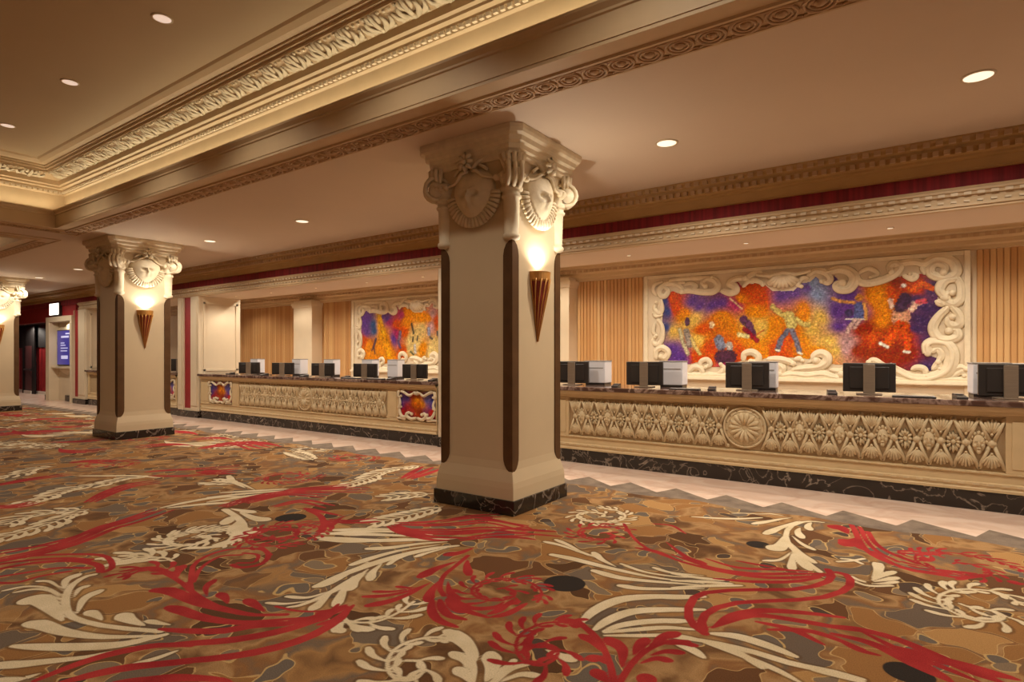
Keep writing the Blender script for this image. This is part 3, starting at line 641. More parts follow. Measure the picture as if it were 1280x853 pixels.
tag(MB().box(-40.2, -40, -8, 7.8, ZF, 3.86).build('wall_far', M['tan']), 'tan wall closing the far left end of the hall', kind='structure')
tag(MB().box(-44, 9.5, -8.2, -8.0, ZF, 3.9).build('wall_light_block', M['tan']), 'unseen tan wall added behind the camera to cut fill light', kind='structure')  # unseen wall put in to darken the faces turned towards the camera

# ------------------------------------------------------------------ pilasters between the openings: cream posts, red strip
def pilaster(x0, x1, r0, r1, lab):
    root = MB().box(x0, x1, 7.79, 8.85, ZF, 3.14).build('wall_pier', M['cream'])
    tag(root, lab, kind='structure')
    MB().box(r0, r1, 7.765, 7.79, .22, 3.14).build('red_panel', M['redpaint'], root)
    for a, b in ((x0, r0), (r1, x1)):
        m = MB(); m.box(a, b, 7.72, 7.79, .16, 3.14); m.box(a + .06, b - .06, 7.70, 7.72, .3, 3.05) if b - a > .2 else None
        m.build('post', M['cream'], root, bevel=.008)
    MB().box(r0, r1, 7.75, 7.79, .16, .22).build('skirting', M['cream'], root)
    MB().box(x0, x1, 7.70, 7.79, ZF, .16).build('plinth', M['blackmarble'], root)
    # framed panels on the reveals
    for X, s in ((x1, 1), (x0, -1)):
        for (ya, yb, za, zb) in ((7.85, 7.90, .5, 3.0), (8.72, 8.78, .5, 3.0), (7.85, 8.78, 2.95, 3.0), (7.85, 8.78, 1.2, 1.25)):
            MB().box(min(X, X + s * .02), max(X, X + s * .02), ya, yb, za, zb).build('reveal_moulding', M['cream'], root)
    return root
pilaster(-16.33, -15.24, -16.03, -15.65, 'cream and red pilaster left of the middle desk')
pilaster(-6.98, -5.95, -6.62, -6.30, 'cream and red pilaster hidden mostly behind the nearest column')
pilaster(2.40, 3.75, 2.95, 3.35, 'cream and red pilaster at the far right desk end')
pilaster(-23.50, -22.45, -23.48, -23.10, 'slim cream pilaster beside the information niche')

# ------------------------------------------------------------------ far left wall: red wall, information niche, dark doorway
wl = MB()
wl.box(-26.30, -25.95, 7.79, 8.0, ZF, 3.4); wl.box(-44, -30.6, 7.79, 8.0, ZF, 3.4); wl.box(-23.55, -23.50, 7.79, 8.0, ZF, 3.4)
wl.box(-30.6, -26.30, 7.79, 8.0, 2.85, 3.4); wl.box(-25.95, -23.55, 7.79, 8.0, 2.98, 3.4)
tag(wl.build('wall_left', M['redpaint']), 'deep red wall with dark doorway beyond the columns', kind='structure')
bb = MB()
for a, b in ((-26.30, -25.95), (-34, -30.6), (-23.55, -23.50)): bb.box(a, b, 7.76, 7.79, ZF, .18)
tag(bb.build('baseboard_left', M['blackmarble']), 'black marble skirting under the red wall', kind='structure')
# recess behind the dark doorway
YR = 8.75
rc = MB().box(-36, -26.1, YR, YR + .1, ZF, 3.2).build('wall_recess', M['redpaint']); tag(rc, 'red wall panels seen inside the dark doorway', kind='structure')
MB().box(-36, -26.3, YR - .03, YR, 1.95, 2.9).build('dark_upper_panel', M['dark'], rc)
MB().box(-36, -26.3, YR - .04, YR, ZF, .12).build('skirting', M['greyedge'], rc)
for k in range(16): MB().box(-35.5 + k * .55, -35.47 + k * .55, YR - .02, YR, .12, 1.95).build('panel_joint', M['redstripe'], rc)
MB().box(-30.75, -30.6, 7.8, 8.0, 2.7, 2.85).build('jamb_block', M['redpaint'], rc); MB().box(-26.30, -26.25, 8.0, YR, ZF, 3.2).build('recess_side', M['redpaint'], rc)
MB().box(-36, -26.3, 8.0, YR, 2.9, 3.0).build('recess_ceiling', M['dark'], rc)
def dx(u): return on_wall(u, 450, 8.6)[0]
d1 = MB(); d1.box(dx(28), dx(31.5), 8.60, 8.66, ZF, 2.85); d1.box(dx(39.5), dx(43), 8.60, 8.66, ZF, 2.85); d1.box(dx(30.5), dx(39.5), 8.60, 8.66, 2.02, 2.85)
dor = d1.build('door_1', M['dark']); tag(dor, 'dark framed door set in the red recess', kind='structure')
MB().box(dx(30.5), dx(39.5), 8.60, 8.63, .05, 2.02).build('door_leaf', mat('door_leaf_paint', (92, 52, 50), .4), dor)
MB().box(dx(30.5), dx(39.5), 8.56, 8.66, .98, 1.05).build('push_bar', M['black'], dor)
MB().box(dx(30.5), dx(39.5), 8.57, 8.65, ZF, .12).build('kick_plate', M['greyedge'], dor)

# niche with blue information screen
nf = MB()
nf.box(-25.95, -25.62, 7.68, 8.05, ZF, 2.98); nf.box(-23.72, -23.55, 7.68, 8.05, ZF, 2.98); nf.box(-25.62, -23.72, 7.68, 8.05, 2.80, 2.98)
nf.box(-25.62, -23.72, 7.97, 8.05, ZF, 2.80)
ni = nf.build('wall_niche', M['cream'], bevel=.01); tag(ni, 'cream framed wall niche holding a blue screen', kind='structure')
MB().box(-24.9, -24.0, 7.93, 7.97, ZF, .2).build('plinth', M['blackmarble'], ni)
sh = MB(); sh.box(-25.62, -23.72, 7.74, 7.965, 1.16, 1.22)
sh.loft([[(-24.72 + r * math.cos(a) * 1.3, 7.96 - r * abs(math.sin(a)) * .4, z) for a in [PI * k / 10 for k in range(11)]] for r, z in ((.05, .92), (.25, 1.0), (.42, 1.10), (.46, 1.16))])
tag(sh.build('wall_shelf', M['cream']), 'cream bracketed shelf below the blue screen in the niche', 'shelf')
sc = empty('information_screen', (-24.88, 7.965, 1.26)); tag(sc, 'blue information screen with pale text inside the cream niche', 'screen')
MB().box(-.70, .70, -.05, 0, 0, 1.26).build('bezel', M['black'], sc)
MB().box(-.68, .68, -.056, -.05, .03, 1.23).build('display', mat('blue_display', (52, 48, 120), .3, emit=lin((58, 54, 140)), estr=.8), sc)
tm = mat('display_text', (190, 190, 230), .4, emit=(.7, .7, 1), estr=.7)
for (a, b, z, h) in ((.1, .5, 1.10, .05), (-.3, .4, .98, .07), (-.35, .0, .78, .03), (-.35, .1, .70, .03), (-.35, .3, .60, .03), (-.35, .25, .50, .03), (-.3, .3, .23, .12)):
    MB().box(a, b, -.060, -.056, z, z + h).build('text_line', tm, sc)
sg = empty('lit_sign', (-25.15, 7.79, 3.02)); tag(sg, 'glowing white box sign on the red wall above the niche', 'sign')
MB().box(-.46, .46, -.10, 0, 0, .46).build('housing', M['black'], sg, bevel=.02)
MB().box(-.42, .42, -.112, -.10, .03, .43).build('lit_face', M['sign'], sg, bevel=.005)

# ------------------------------------------------------------------ reception desks
def shell_mesh(w, h, inv, m, name):
    b = MB(); n = 7
    for i in range(n):
        a = PI / 2 + (i - (n - 1) / 2) * .22; L_ = h * (1 - .035 * abs(i - 3) ** 1.5)
        s = -1 if inv else 1
        P = [(0, -.006, 0), (math.cos(a) * L_ * .5 * w / h * 1.3, -.020, s * math.sin(a) * L_ * .5), (math.cos(a) * L_ * .85 * w / h * 1.3, -.018, s * math.sin(a) * L_), (math.cos(a) * L_ * .9 * w / h * 1.3, 0, s * math.sin(a) * L_ * 1.04)]
        b.tube(P, [.007, .014, .016, .008], 5, 1, (0, 1, 0))
    b.sphere((0, -.008, 0), .018, 6, 4)
    return b.mesh(name, m, True)
P_SHELL_UP = shell_mesh(.15, .155, False, M['relief'], 'shell'); P_SHELL_DN = shell_mesh(.15, .155, True, M['relief'], 'shell')
def face_mesh():
    b = MB(); b.sphere((0, 0, 0), .052, 10, 7, (.95, .7, 1.25)); b.sphere((0, -.038, -.004), .013, 6, 4, (.7, 1, 1.4))
    for s in (-1, 1): b.sphere((s * .02, -.032, .014), .009, 6, 4); b.sphere((s * .026, -.026, -.018), .016, 6, 4)
    b.sphere((0, -.032, -.034), .012, 6, 4, (1.6, .8, .6)); b.sphere((0, -.02, -.058), .018, 6, 4)
    for i in range(7):
        a = PI * (i / 6); b.sphere((math.cos(a) * .055, -.008, math.sin(a) * .06 + .012), .017, 5, 3)
    return b.mesh('mask_boss', M['relief'], True)
def flower_mesh():
    b = MB()
    for i in range(12):
        a = 2 * PI * i / 12; b.tube([(.018 * math.cos(a), -.012, .022 * math.sin(a)), (.042 * math.cos(a), -.028, .060 * math.sin(a)), (.058 * math.cos(a), -.008, .088 * math.sin(a))], [.008, .014, .005], 5)
    b.sphere((0, -.02, 0), .02, 8, 4)
    return b.mesh('flower_boss', M['relief'], True)
P_FACE, P_FLOWER = face_mesh(), flower_mesh()
PZ0, PZ1 = .42, .97; PZM = (PZ0 + PZ1) / 2; PITCH = .2115
def cross_mesh():
    b = MB()
    for sx in (-1, 1):
        for sz in (-1, 1):
            b.tube([(sx * .018, -.014, sz * .02), (sx * PITCH / 2, -.014, sz * (PZ1 - PZ0) / 2 * .96)], .018, 6)
    b.sphere((0, -.022, 0), .036, 8, 5, (1, .7, 1)); torus_y(b, (0, -.024, 0), .034, .007)
    for sz in (-1, 1): b.sphere((PITCH / 2, -.012, sz * .245), .03, 6, 4, (1, .6, 1))
    return b.mesh('lattice_cross', M['relief'], True)
def torus_y(b, c, R, r, n=12, m=4):
    rings = []
    for i in range(n + 1):
        a = 2 * PI * i / n
        rings.append([(c[0] + (R + r * math.cos(2 * PI * k / m)) * math.cos(a), c[1] + r * math.sin(2 * PI * k / m), c[2] + (R + r * math.cos(2 * PI * k / m)) * math.sin(a)) for k in range(m)])
    b.loft(rings, False)
P_CROSS = cross_mesh()
def disc_y(b, c, R, y0, y1, n=32):
    b.loft([[(c[0] + r * math.cos(-2 * PI * k / n), y, c[2] + r * math.sin(-2 * PI * k / n)) for k in range(n)] for r, y in ((R, y0), (R, y1 + .01), (R * .97, y1))])
def medallion_mesh():
    b = MB(); disc_y(b, (0, 0, 0), .262, 0, -.022)
    torus_y(b, (0, -.022, 0), .25, .014, 32, 5); torus_y(b, (0, -.020, 0), .205, .008, 28, 4)
    return b.mesh('medallion', M['relief'], True)
def petal_mesh():
    b = MB(); b.tube([(.03, -.02, 0), (.09, -.042, 0), (.15, -.040, 0), (.195, -.018, 0)], [.008, .022, .030, .010], 6, .8, (0, 1, 0)); return b.mesh('petal', M['relief'], True)
P_MED, P_PET = medallion_mesh(), petal_mesh()
P_STUD = MB().sphere((0, -.026, 0), .011, 6, 4).mesh('stud', M['recess'], True)

def mosaic_grid(name, x0, x1, z0, z1, nx, nz, pts, parent, loc, inside=None, strokes=(), warp=.06, power=3.2):
    xs = np.linspace(x0, x1, nx + 1); zs = np.linspace(z0, z1, nz + 1); X, Z = np.meshgrid(xs, zs)
    rgs = np.random.RandomState(5)
    Xw, Zw = X.copy(), Z.copy()
    for k in range(7):
        a = rgs.uniform(0, 2 * PI); f = rgs.uniform(3, 16); ph = rgs.uniform(0, 6.28, 2)
        q = (X * math.cos(a) + Z * math.sin(a)) * f
        Xw += warp * 3 / f * np.sin(q + ph[0]); Zw += warp * 3 / f * np.sin(q + ph[1])
    W = np.zeros(X.shape); C = np.zeros(X.shape + (3,))
    for (px, pz, c) in pts:
        w = 1.0 / (((Xw - px) ** 2 + (Zw - pz) ** 2) ** (power / 2) + 1e-5); W += w; C += w[..., None] * np.array(lin(c))
    C /= W[..., None]
    nz = rgs.randn(*X.shape)
    nz = (nz + np.roll(nz, 1, 0) + np.roll(nz, 1, 1) + np.roll(nz, -1, 0) + np.roll(nz, -1, 1)) / 5 ** .5
    C = np.clip(C * (1 + .16 * nz[..., None]) + .10 * np.array([1, .8, .45]) * (nz[..., None] > 2.0), 0, 1)
    for (P, r, c) in strokes:
        P = np.array(P)
        D = np.full(X.shape, 9.0)
        for k in range(max(len(P) - 1, 1)):
            a = P[k]; b = P[min(k + 1, len(P) - 1)]; d = b - a; q = d @ d + 1e-9
            t = np.clip(((X - a[0]) * d[0] + (Z - a[1]) * d[1]) / q, 0, 1)
            D = np.minimum(D, np.hypot(X - a[0] - d[0] * t, Z - a[1] - d[1] * t))
        al = np.clip((r * 1.05 - D + nz * r * .14) / .012 + .5, 0, 1)[..., None]; C = C * (1 - al * .97) + al * .97 * np.clip(np.array(lin(c)) * (1 + .28 * nz[..., None] + .5 * np.clip((r * .5 - D) / r, -.5, .5)[..., None]), 0, 1)
    idx = np.arange(X.size).reshape(X.shape)
    F = np.stack([idx[:-1, :-1].ravel(), idx[:-1, 1:].ravel(), idx[1:, 1:].ravel(), idx[1:, :-1].ravel()], 1)
    if inside is not None:
        cx = (X[:-1, :-1] + X[1:, 1:]).ravel() / 2; cz = (Z[:-1, :-1] + Z[1:, 1:]).ravel() / 2
        k = np.zeros(cx.shape, bool); n = len(inside)
        for i in range(n):
            xa, za = inside[i]; xb, zb = inside[(i + 1) % n]
            with np.errstate(divide='ignore', invalid='ignore'):
                k ^= ((za > cz) != (zb > cz)) & (cx < (xb - xa) * (cz - za) / (zb - za + 1e-12) + xa)
        F = F[k]
    me = bpy.data.meshes.new(name); me.from_pydata(np.stack([X.ravel(), np.zeros(X.size), Z.ravel()], 1).tolist(), [], F.tolist()); me.update()
    at = me.color_attributes.new('col', 'FLOAT_COLOR', 'POINT')
    at.data.foreach_set('color', np.concatenate([C.reshape(-1, 3), np.ones((X.size, 1))], 1).astype(np.float32).ravel())
    me.materials.append(M['mosaic'])
    return inst(name, me, parent, loc)

def scroll_tube(b, pts, r, yd=.6, n=7):
    # rounded relief ribbon lying on a wall plane (x,z), proud towards -Y
    k = max(10, 4 * len(pts)); P = catmull(pts, k)
    R = [r * (.45 + .55 * math.sin(PI * min(1, .15 + .78 * i / k))) for i in range(k + 1)]
    R[-1] = r * .75
    b.tube([(p[0], -r * .25 - .02 * math.sin(PI * i / k), p[1]) for i, p in enumerate(P)], R, n, 1.0, (0, 1, 0))
    b.sphere((P[-1][0], -r * .35, P[-1][1]), r * .95, 8, 5); b.sphere((P[0][0], -r * .2, P[0][1]), r * .5, 6, 4)

def carved_scroll(b, pts, r):
    # broad flat leaf ribbon with a raised spine, a side bead and a curled end boss
    k = max(14, 5 * len(pts)); P = catmull(pts, k)
    def w(i): return .5 + .5 * math.sin(PI * min(1, .12 + .80 * i / k))
    b.tube([(p[0], -.012, p[1]) for p in P], [r * 1.28 * w(i) for i in range(k + 1)], 8, .42, (0, 1, 0))
    b.tube([(p[0], -r * .50, p[1]) for p in P], [r * .50 * w(i) for i in range(k + 1)], 6, .8, (0, 1, 0))
    for sd in (-1, 1):
        Q = []
        for i, p in enumerate(P):
            t = P[min(i + 1, k)] - P[max(i - 1, 0)]; L_ = np.hypot(*t) + 1e-9
            Q.append((p[0] - t[1] / L_ * r * .92 * w(i) * sd, -r * .30, p[1] + t[0] / L_ * r * .92 * w(i) * sd))
        b.tube(Q, [r * .22 * w(i) for i in range(k + 1)], 5, 1, (0, 1, 0))
    b.sphere((P[-1][0], -r * .3, P[-1][1]), r * .95, 10, 6); b.sphere((P[0][0], -r * .2, P[0][1]), r * .6, 8, 5)

def small_frame(parent, w, h, loc):
    c = [(-w / 2, h / 2), (w / 2, h / 2), (w / 2, -h / 2), (-w / 2, -h / 2)]
    def add(pts, r):
        b = MB(); scroll_tube(b, pts, r, n=6); b.build('scroll', M['plaster'], parent, True, loc=loc)
    for s in (-1, 1):
        add([(s * .08, h / 2 - .02), (s * .18, h / 2 - .07), (s * .30, h / 2 - .02), (s * .38, h / 2 + .01), (s * .34, h / 2 + .03)], .028)
        add([(s * .40, h / 2 - .01), (s * (w / 2), h / 2), (s * (w / 2 + .02), h / 2 - .1), (s * (w / 2 - .04), h / 2 - .09)], .028)
        add([(s * w / 2, h / 2 - .12), (s * (w / 2 - .03), .02), (s * (w / 2 + .01), -.06), (s * (w / 2 - .04), -.04)], .026)
        add([(s * (w / 2), -.08), (s * (w / 2 - .03), -.16), (s * (w / 2 - .1), -.22), (s * (w / 2 - .2), -.21), (s * (w / 2 - .19), -.16)], .032)
        add([(s * .02, -h / 2 + .02), (s * .14, -h / 2 + .0), (s * .24, -h / 2 + .06), (s * .20, -h / 2 + .11), (s * .13, -h / 2 + .09)], .034)
        add([(s * .5, -h / 2), (s * .38, -h / 2 - .0), (s * .28, -h / 2 - .01), (s * .3, -h / 2 + .04)], .026)
    b = MB()
    for i in range(7):
        a = -PI / 2 + (i - 3) * .33; b.tube([(0, -.01, h / 2 + .02), (math.cos(a) * .06, -.035, h / 2 + .02 + math.sin(a) * .05), (math.cos(a) * .12, -.012, h / 2 + .02 + math.sin(a) * .08)], [.008, .02, .012], 5)
    b.build('shell_crest', M['plaster'], parent, True, loc=loc)

def desk(cx, half, lat, label, off=0.0, ml=.12, mr=.12, lattice=True, mosaics=(-1, 1)):
    y0 = YW
    root = empty('reception_desk', (cx, y0, ZF)); tag(root, label, 'reception desk')
    z = -ZF
    m = MB(); m.box(-half, half, .0, .7, 0, .20)
    m.build('plinth', M['blackmarble'], root, bevel=.006)
    b = MB(); b.box(-half, half, .03, .72, .20 + .0, 1.06)
    b.build('body', M['recess'], root)
    f = MB()
    f.xprofile(-half, half, [(.03, .20), (-.01, .20), (-.01, .225), (.0, .235), (.0, .255), (-.005, .26), (-.005, .285), (.01, .295), (.012, .38), (.0, .385), (.0, .40), (.02, .405), (.03, .41)])
    f.xprofile(-half, half, [(.03, .975), (.02, .98), (.0, .985), (.0, 1.0), (-.01, 1.005), (-.015, 1.03), (-.04, 1.05), (-.05, 1.075), (-.05, 1.085), (.1, 1.085)])
    for sx in (-1, 1): f.box(sx * half - (.0 if sx < 0 else .01), sx * half + (.01 if sx < 0 else 0), .0, .03, .20, 1.06)
    f.build('moulding', M['counterpaint'], root)
    # stiles between the fields
    st = [(-half, -half + ml), (half - mr, half), (off - lat - .30, off - lat), (off + lat, off + lat + .30)]
    for a, c in st: 
        q = MB(); q.box(a, c, .004, .03, .40, .985); e = min(.05, (c - a) * .25); q.box(a + e, c - e, -.004, .004, .45, .94)
        q.build('stile', M['counterpaint'], root, bevel=.004)
    t = MB(); t.box(-half - .0, half + .0, -.10, .95, 1.085, 1.145)
    t.build('worktop', M['topmarble'], root, bevel=.012)
    dt = MB(); xx = -half
    while xx < half - .08: dt.box(xx, xx + .06, -.012, .0, .262, .283); dt.box(xx + .0, xx + .06, -.008, .004, .388, .40); xx += .12
    o = dt.build('dentil_row', M['relief'], root); o['kind'] = 'stuff'
    if lattice:
        n = int(2 * lat / PITCH); x0 = off - n * PITCH / 2
        for i in range(n):
            xx = x0 + (i + .5) * PITCH
            if abs(xx - off) < .25: continue
            inst('lattice_cross', P_CROSS, root, (xx, .032, PZM))
            inst('shell', P_SHELL_UP, root, (xx, .028, PZM + .095), scale=(.86, .8, .98)); inst('shell', P_SHELL_DN, root, (xx, .028, PZM - .105), scale=(.86, 1, .92))
            xm = xx + PITCH / 2
            if i < n - 1 and abs(xm - off) > .33:
                inst('mask_boss' if i % 2 == 0 else 'flower_boss', P_FACE if i % 2 == 0 else P_FLOWER, root, (xm, .03, PZM), scale=(1.2, 1.2, 1.5) if i % 2 == 0 else (1.15, 1.1, 1.3))
        md = inst('medallion', P_MED, root, (off, .03, PZM)); md['label'] = 'round petalled medallion'
        for i in range(14):
            a = 2 * PI * i / 14; inst('petal', P_PET, md, (0, 0, 0), (0, -a, 0))
            inst('stud', P_STUD, md, (.228 * math.cos(a + .2), 0, .228 * math.sin(a + .2)))
    for s in mosaics:
        ea, eb = (-half + ml, off - lat - .30) if s < 0 else (off + lat + .30, half - mr)
        mx = (ea + eb) / 2; w = eb - ea - .04
        p = empty('mosaic_panel', (mx, .03, PZM), parent=root); p['label'] = 'small blue and orange mosaic panel with cream scrolls'
        pts = [(-.4, .1, (70, 72, 140)), (-.4, -.05, (96, 70, 150)), (-.35, -.15, (190, 50, 50)), (-.2, .15, (84, 70, 140)), (-.2, -.1, (180, 70, 70)), (0, .1, (224, 140, 50)), (0, 0, (214, 110, 40)), (.05, -.1, (160, 60, 40)), (-.08, .18, (190, 80, 50)),
               (.15, .05, (228, 150, 80)), (.25, .12, (110, 110, 170)), (.4, .1, (70, 78, 150)), (.4, -.02, (90, 80, 160)), (.38, -.14, (210, 60, 40)), (.2, -.12, (150, 80, 110))]
        mosaic_grid('mosaic', -w / 2, w / 2, -.26, .26, 50, 26, pts, p, (0, -.005, 0), warp=.03)
        small_frame(p, w, .50, (0, -.01, 0))
    return root
desk(-1.82, 4.09, 2.54, 'long carved reception desk nearest the camera, right of the nearest column', mosaics=(-1,))
desk(-11.11, 4.08, 2.56, 'carved reception desk between the two columns, in the middle alcove', off=.25, ml=.42, mr=.04)
desk(-19.40, 2.98, 1.6, 'distant reception desk glimpsed just right of the second column', lattice=False, mosaics=(1,))

# ------------------------------------------------------------------ murals behind the desks
MZ = {1: (800, 330, 5.333), 2: (930, 320, 5.333), 3: (1060, 310, 4.611), 4: (436, 365, 7.757)}
YM = YB - .08
MX0 = -1.88
def mz(z, a, b):
    x0, y0, k = MZ[z]; X, Zz = on_wall(x0 + a / k, y0 + b / k, YM); return X - (MX0 if z < 4 else -10.37), Zz
def mzs(z, s): return [mz(z, *map(float, q.split(','))) for q in s.split(';')]
OUT = [(835.6, 452), (830, 435), (828, 418), (828, 396), (827, 375), (836, 367.5), (841, 364), (849, 367.5), (856, 365.6), (882.5, 367.5), (899, 365.6), (912.5, 370), (920, 366.5), (914, 356), (922, 352.5), (929, 360), (939, 352.5), (950, 351.5),
       (952.5, 353), (965.6, 364), (992, 364), (1001, 354.7), (1012.5, 352.8), (1020, 346), (1029, 354.7), (1038, 350), (1042.5, 344.4), (1050, 352), (1044, 360), (1054, 364), (1069, 354), (1081.7, 355.5), (1114, 348), (1131.6, 344.7), (1144.6, 342.5),
       (1157.6, 342.5), (1164, 349), (1177, 350), (1177, 364), (1170.6, 375), (1181.4, 383.7), (1168.4, 401), (1168.4, 416), (1177, 427), (1160, 433.6), (1162, 444.5), (1172.8, 448.8), (1168.4, 461.8), (1155.4, 466), (1146.7, 459.6), (1136, 464),
       (1116.4, 462), (1092.5, 453), (1061, 457), (1035, 455), (1027.5, 440), (1010.6, 449), (1001, 447.5), (967.5, 447.5), (958, 447.5), (948, 452), (929, 450), (909, 459), (890, 459), (882.5, 450), (862, 455.6)]
outline = []
for (u, v) in OUT:
    X, Zz = on_wall(u, v, YM); outline.append((X - MX0, Zz))
SCR = """
1|16:160,150;190,180;170,215;140,210;135,175;170,140;220,130;270,150;290,185|18:270,190;330,180;420,190;490,185;520,150;500,110;450,100;420,125;440,150|14:200,110;300,100;400,95;480,90|20:550,180;600,195;640,180;630,150;600,130;640,100;700,95|14:690,150;720,120;760,110;800,120;820,140
1|14:140,240;150,300;130,330;100,300;110,260|12:150,340;110,350;90,330|14:120,370;150,420;150,500;120,540;90,520;100,490|12:100,400;90,450;110,480|18:110,630;110,580;150,560;190,590;170,630;140,620
1|14:400,690;410,650;450,640;470,670;440,690|16:330,720;360,690;410,700;410,740;360,745|14:450,730;520,740;560,700;540,670|18:690,640;700,600;750,590;790,620;780,655;740,650|12:300,140;340,130;380,150;350,165|10:220,150;260,130;300,125|12:110,210;90,180;100,140;150,120
2|16:430,130;480,100;540,110;575,150;560,180;520,170|24:560,110;640,90;710,110;735,160;700,215;640,220;620,195;660,180|16:750,110;760,160;800,185;853,185|18:160,690;220,690;280,700;330,720|22:330,760;420,750;500,740;550,710;550,670;510,650;470,670;480,700|10:430,710;480,690;520,710
2|22:250,800;330,790;420,800;520,790;600,810;650,790|18:220,720;260,750;240,790|14:580,760;640,770;670,750|12:340,690;370,685;390,700|12:100,120;160,130;200,170;170,190|12:430,150;390,150;360,190;385,205|14:60,180;30,150;60,120;110,110
3|16:40,150;60,190;110,205;200,185;270,150;300,110;270,90;240,110;250,140|10:60,150;90,130;130,120;170,150;130,170|12:320,160;370,180;390,160;360,150|18:300,90;380,80;440,90;500,60;560,60;610,90;625,140;590,170;530,170;480,150;480,110;520,90;560,110;550,145|10:440,150;430,110;460,85
3|16:625,170;650,220;650,290;610,325;570,310;570,270;600,260|18:620,180;560,190;530,240;560,290|14:510,310;540,320;550,290|16:600,340;640,390;640,440;600,450;580,420;600,400|18:570,350;520,400;490,460;520,520;580,530;630,510;620,475;580,480
3|24:460,610;460,560;510,545;570,560;600,620;580,700;520,740;440,760;360,750;280,710;250,690|14:480,600;520,580;540,620;520,660|12:370,700;400,690;440,700;450,740|12:490,700;520,670;530,700|14:540,770;580,720;640,690;680,700|12:580,770;620,730;660,710;670,740|12:530,745;560,720;590,700
3|14:250,690;200,680;150,650;120,660|16:120,740;60,720;0,730;-60,750
"""
mur = empty('mural', (MX0, YM, 0)); tag(mur, 'large mosaic mural of costumed performers in carved cream frame, right of nearest column', 'mural', None)
xa, _ = on_wall(806, 400, YM); xb, _ = on_wall(1213, 400, YM); xa -= MX0; xb -= MX0
pb = MB(); pb.box(xa, xb, .0, .075, 1.02, 3.13)
pb.build('backing_panel', M['cream'], mur)
for (a, b, c, d) in ((xa, xa + .07, 1.02, 3.13), (xb - .07, xb, 1.02, 3.13), (xa + .07, xb - .07, 3.07, 3.13)):
    MB().box(a, b, -.03, .0, c, d).build('edge_moulding', M['plaster'], mur, bevel=.008)
le = MB(); le.xprofile(xa, xb, [(0, 1.30), (-.03, 1.29), (-.05, 1.26), (-.05, 1.235), (-.09, 1.225), (-.10, 1.19), (-.10, 1.17), (0, 1.17)])
le.build('base_ledge', M['plaster'], mur)
SCMESH = []
for line in SCR.strip().split('\n'):
    z, rest = line.split('|', 1); z = int(z)
    for it in rest.split('|'):
        r, ps = it.split(':'); P = mzs(z, ps); dpt = 10.3 * float(r) / MZ[z][2] / FOC
        if len(P) == 2: P.insert(1, tuple((P[0][i] + P[1][i]) / 2 for i in (0, 1)))
        b = MB(); carved_scroll(b, P, dpt * 1.05); SCMESH.append(b.mesh('scroll', M['plaster'], True))
sb_ = MB()
scx, scz = mz(2, 262, 120)
for i in range(9):
    a = -PI / 2 + (i - 4) * .24; sb_.tube([(scx, -.02, scz), (scx + math.cos(a) * .16, -.06, scz + math.sin(a) * .12), (scx + math.cos(a) * .30, -.02, scz + math.sin(a) * .25)], [.02, .045, .03], 6)
sb_.tube([(scx - .42, -.02, scz + .02), (scx - .2, -.05, scz - .03), (scx, -.05, scz + .02), (scx + .2, -.05, scz - .03), (scx + .42, -.02, scz + .02)], .035, 6)
SHMESH = sb_.mesh('shell_crest', M['plaster'], True)
for me in SCMESH: inst('scroll', me, mur, (0, -.005, 0))
inst('shell_crest', SHMESH, mur)
BLU, PUR, DPU, ORR, ORA, YEL, MAG, LBL, DRD, LIL, CRM = (66, 78, 132), (98, 66, 140), (70, 50, 96), (214, 88, 42), (236, 146, 50), (232, 194, 112), (176, 70, 112), (140, 156, 192), (150, 56, 36), (196, 156, 156), (232, 204, 140)
pal = []
for z, c, ps in ((1, BLU, '170,300;180,420;160,240'), (1, PUR, '220,580;400,250;500,270;330,220;240,640;560,260'), (1, ORR, '230,270;440,450;450,580;640,560;210,220;360,650'), (1, ORA, '300,310;560,400;700,230;780,300;700,500;800,560'), (1, YEL, '380,340;400,520;720,450;340,360;230,440'), (1, MAG, '640,150;650,260;600,650;680,280'),
                 (2, PUR, '260,290;440,230;640,430;690,240;330,280;620,330;560,160'), (2, ORR, '60,230;300,560;200,620;100,290;280,620'), (2, ORA, '180,480;400,560;500,650;380,390;840,260;120,640'), (2, YEL, '520,390;560,560;100,460;460,470;600,640'), (2, LBL, '510,270;480,210'), (2, DRD, '800,500;760,650'), (2, LIL, '690,600;670,640;680,560'),
                 (3, DRD, '110,480;250,560;100,600;300,620;280,200;200,600'), (3, ORA, '150,290;200,420;130,240;180,330'), (3, ORR, '420,215;330,520;150,540;250,250'), (3, DPU, '430,420;440,560;480,330;420,680;500,220;400,480;540,400;560,620;430,280'), (3, PUR, '0,300;30,380')):
    for (X, Zz) in mzs(z, ps): pal.append((X, Zz, c))
def fig(z, r, c, s):
    return ([*mzs(z, s)] if ';' in s else [mz(z, *map(float, s.split(',')))] * 2, 10.3 * r / MZ[z][2] / FOC, c)
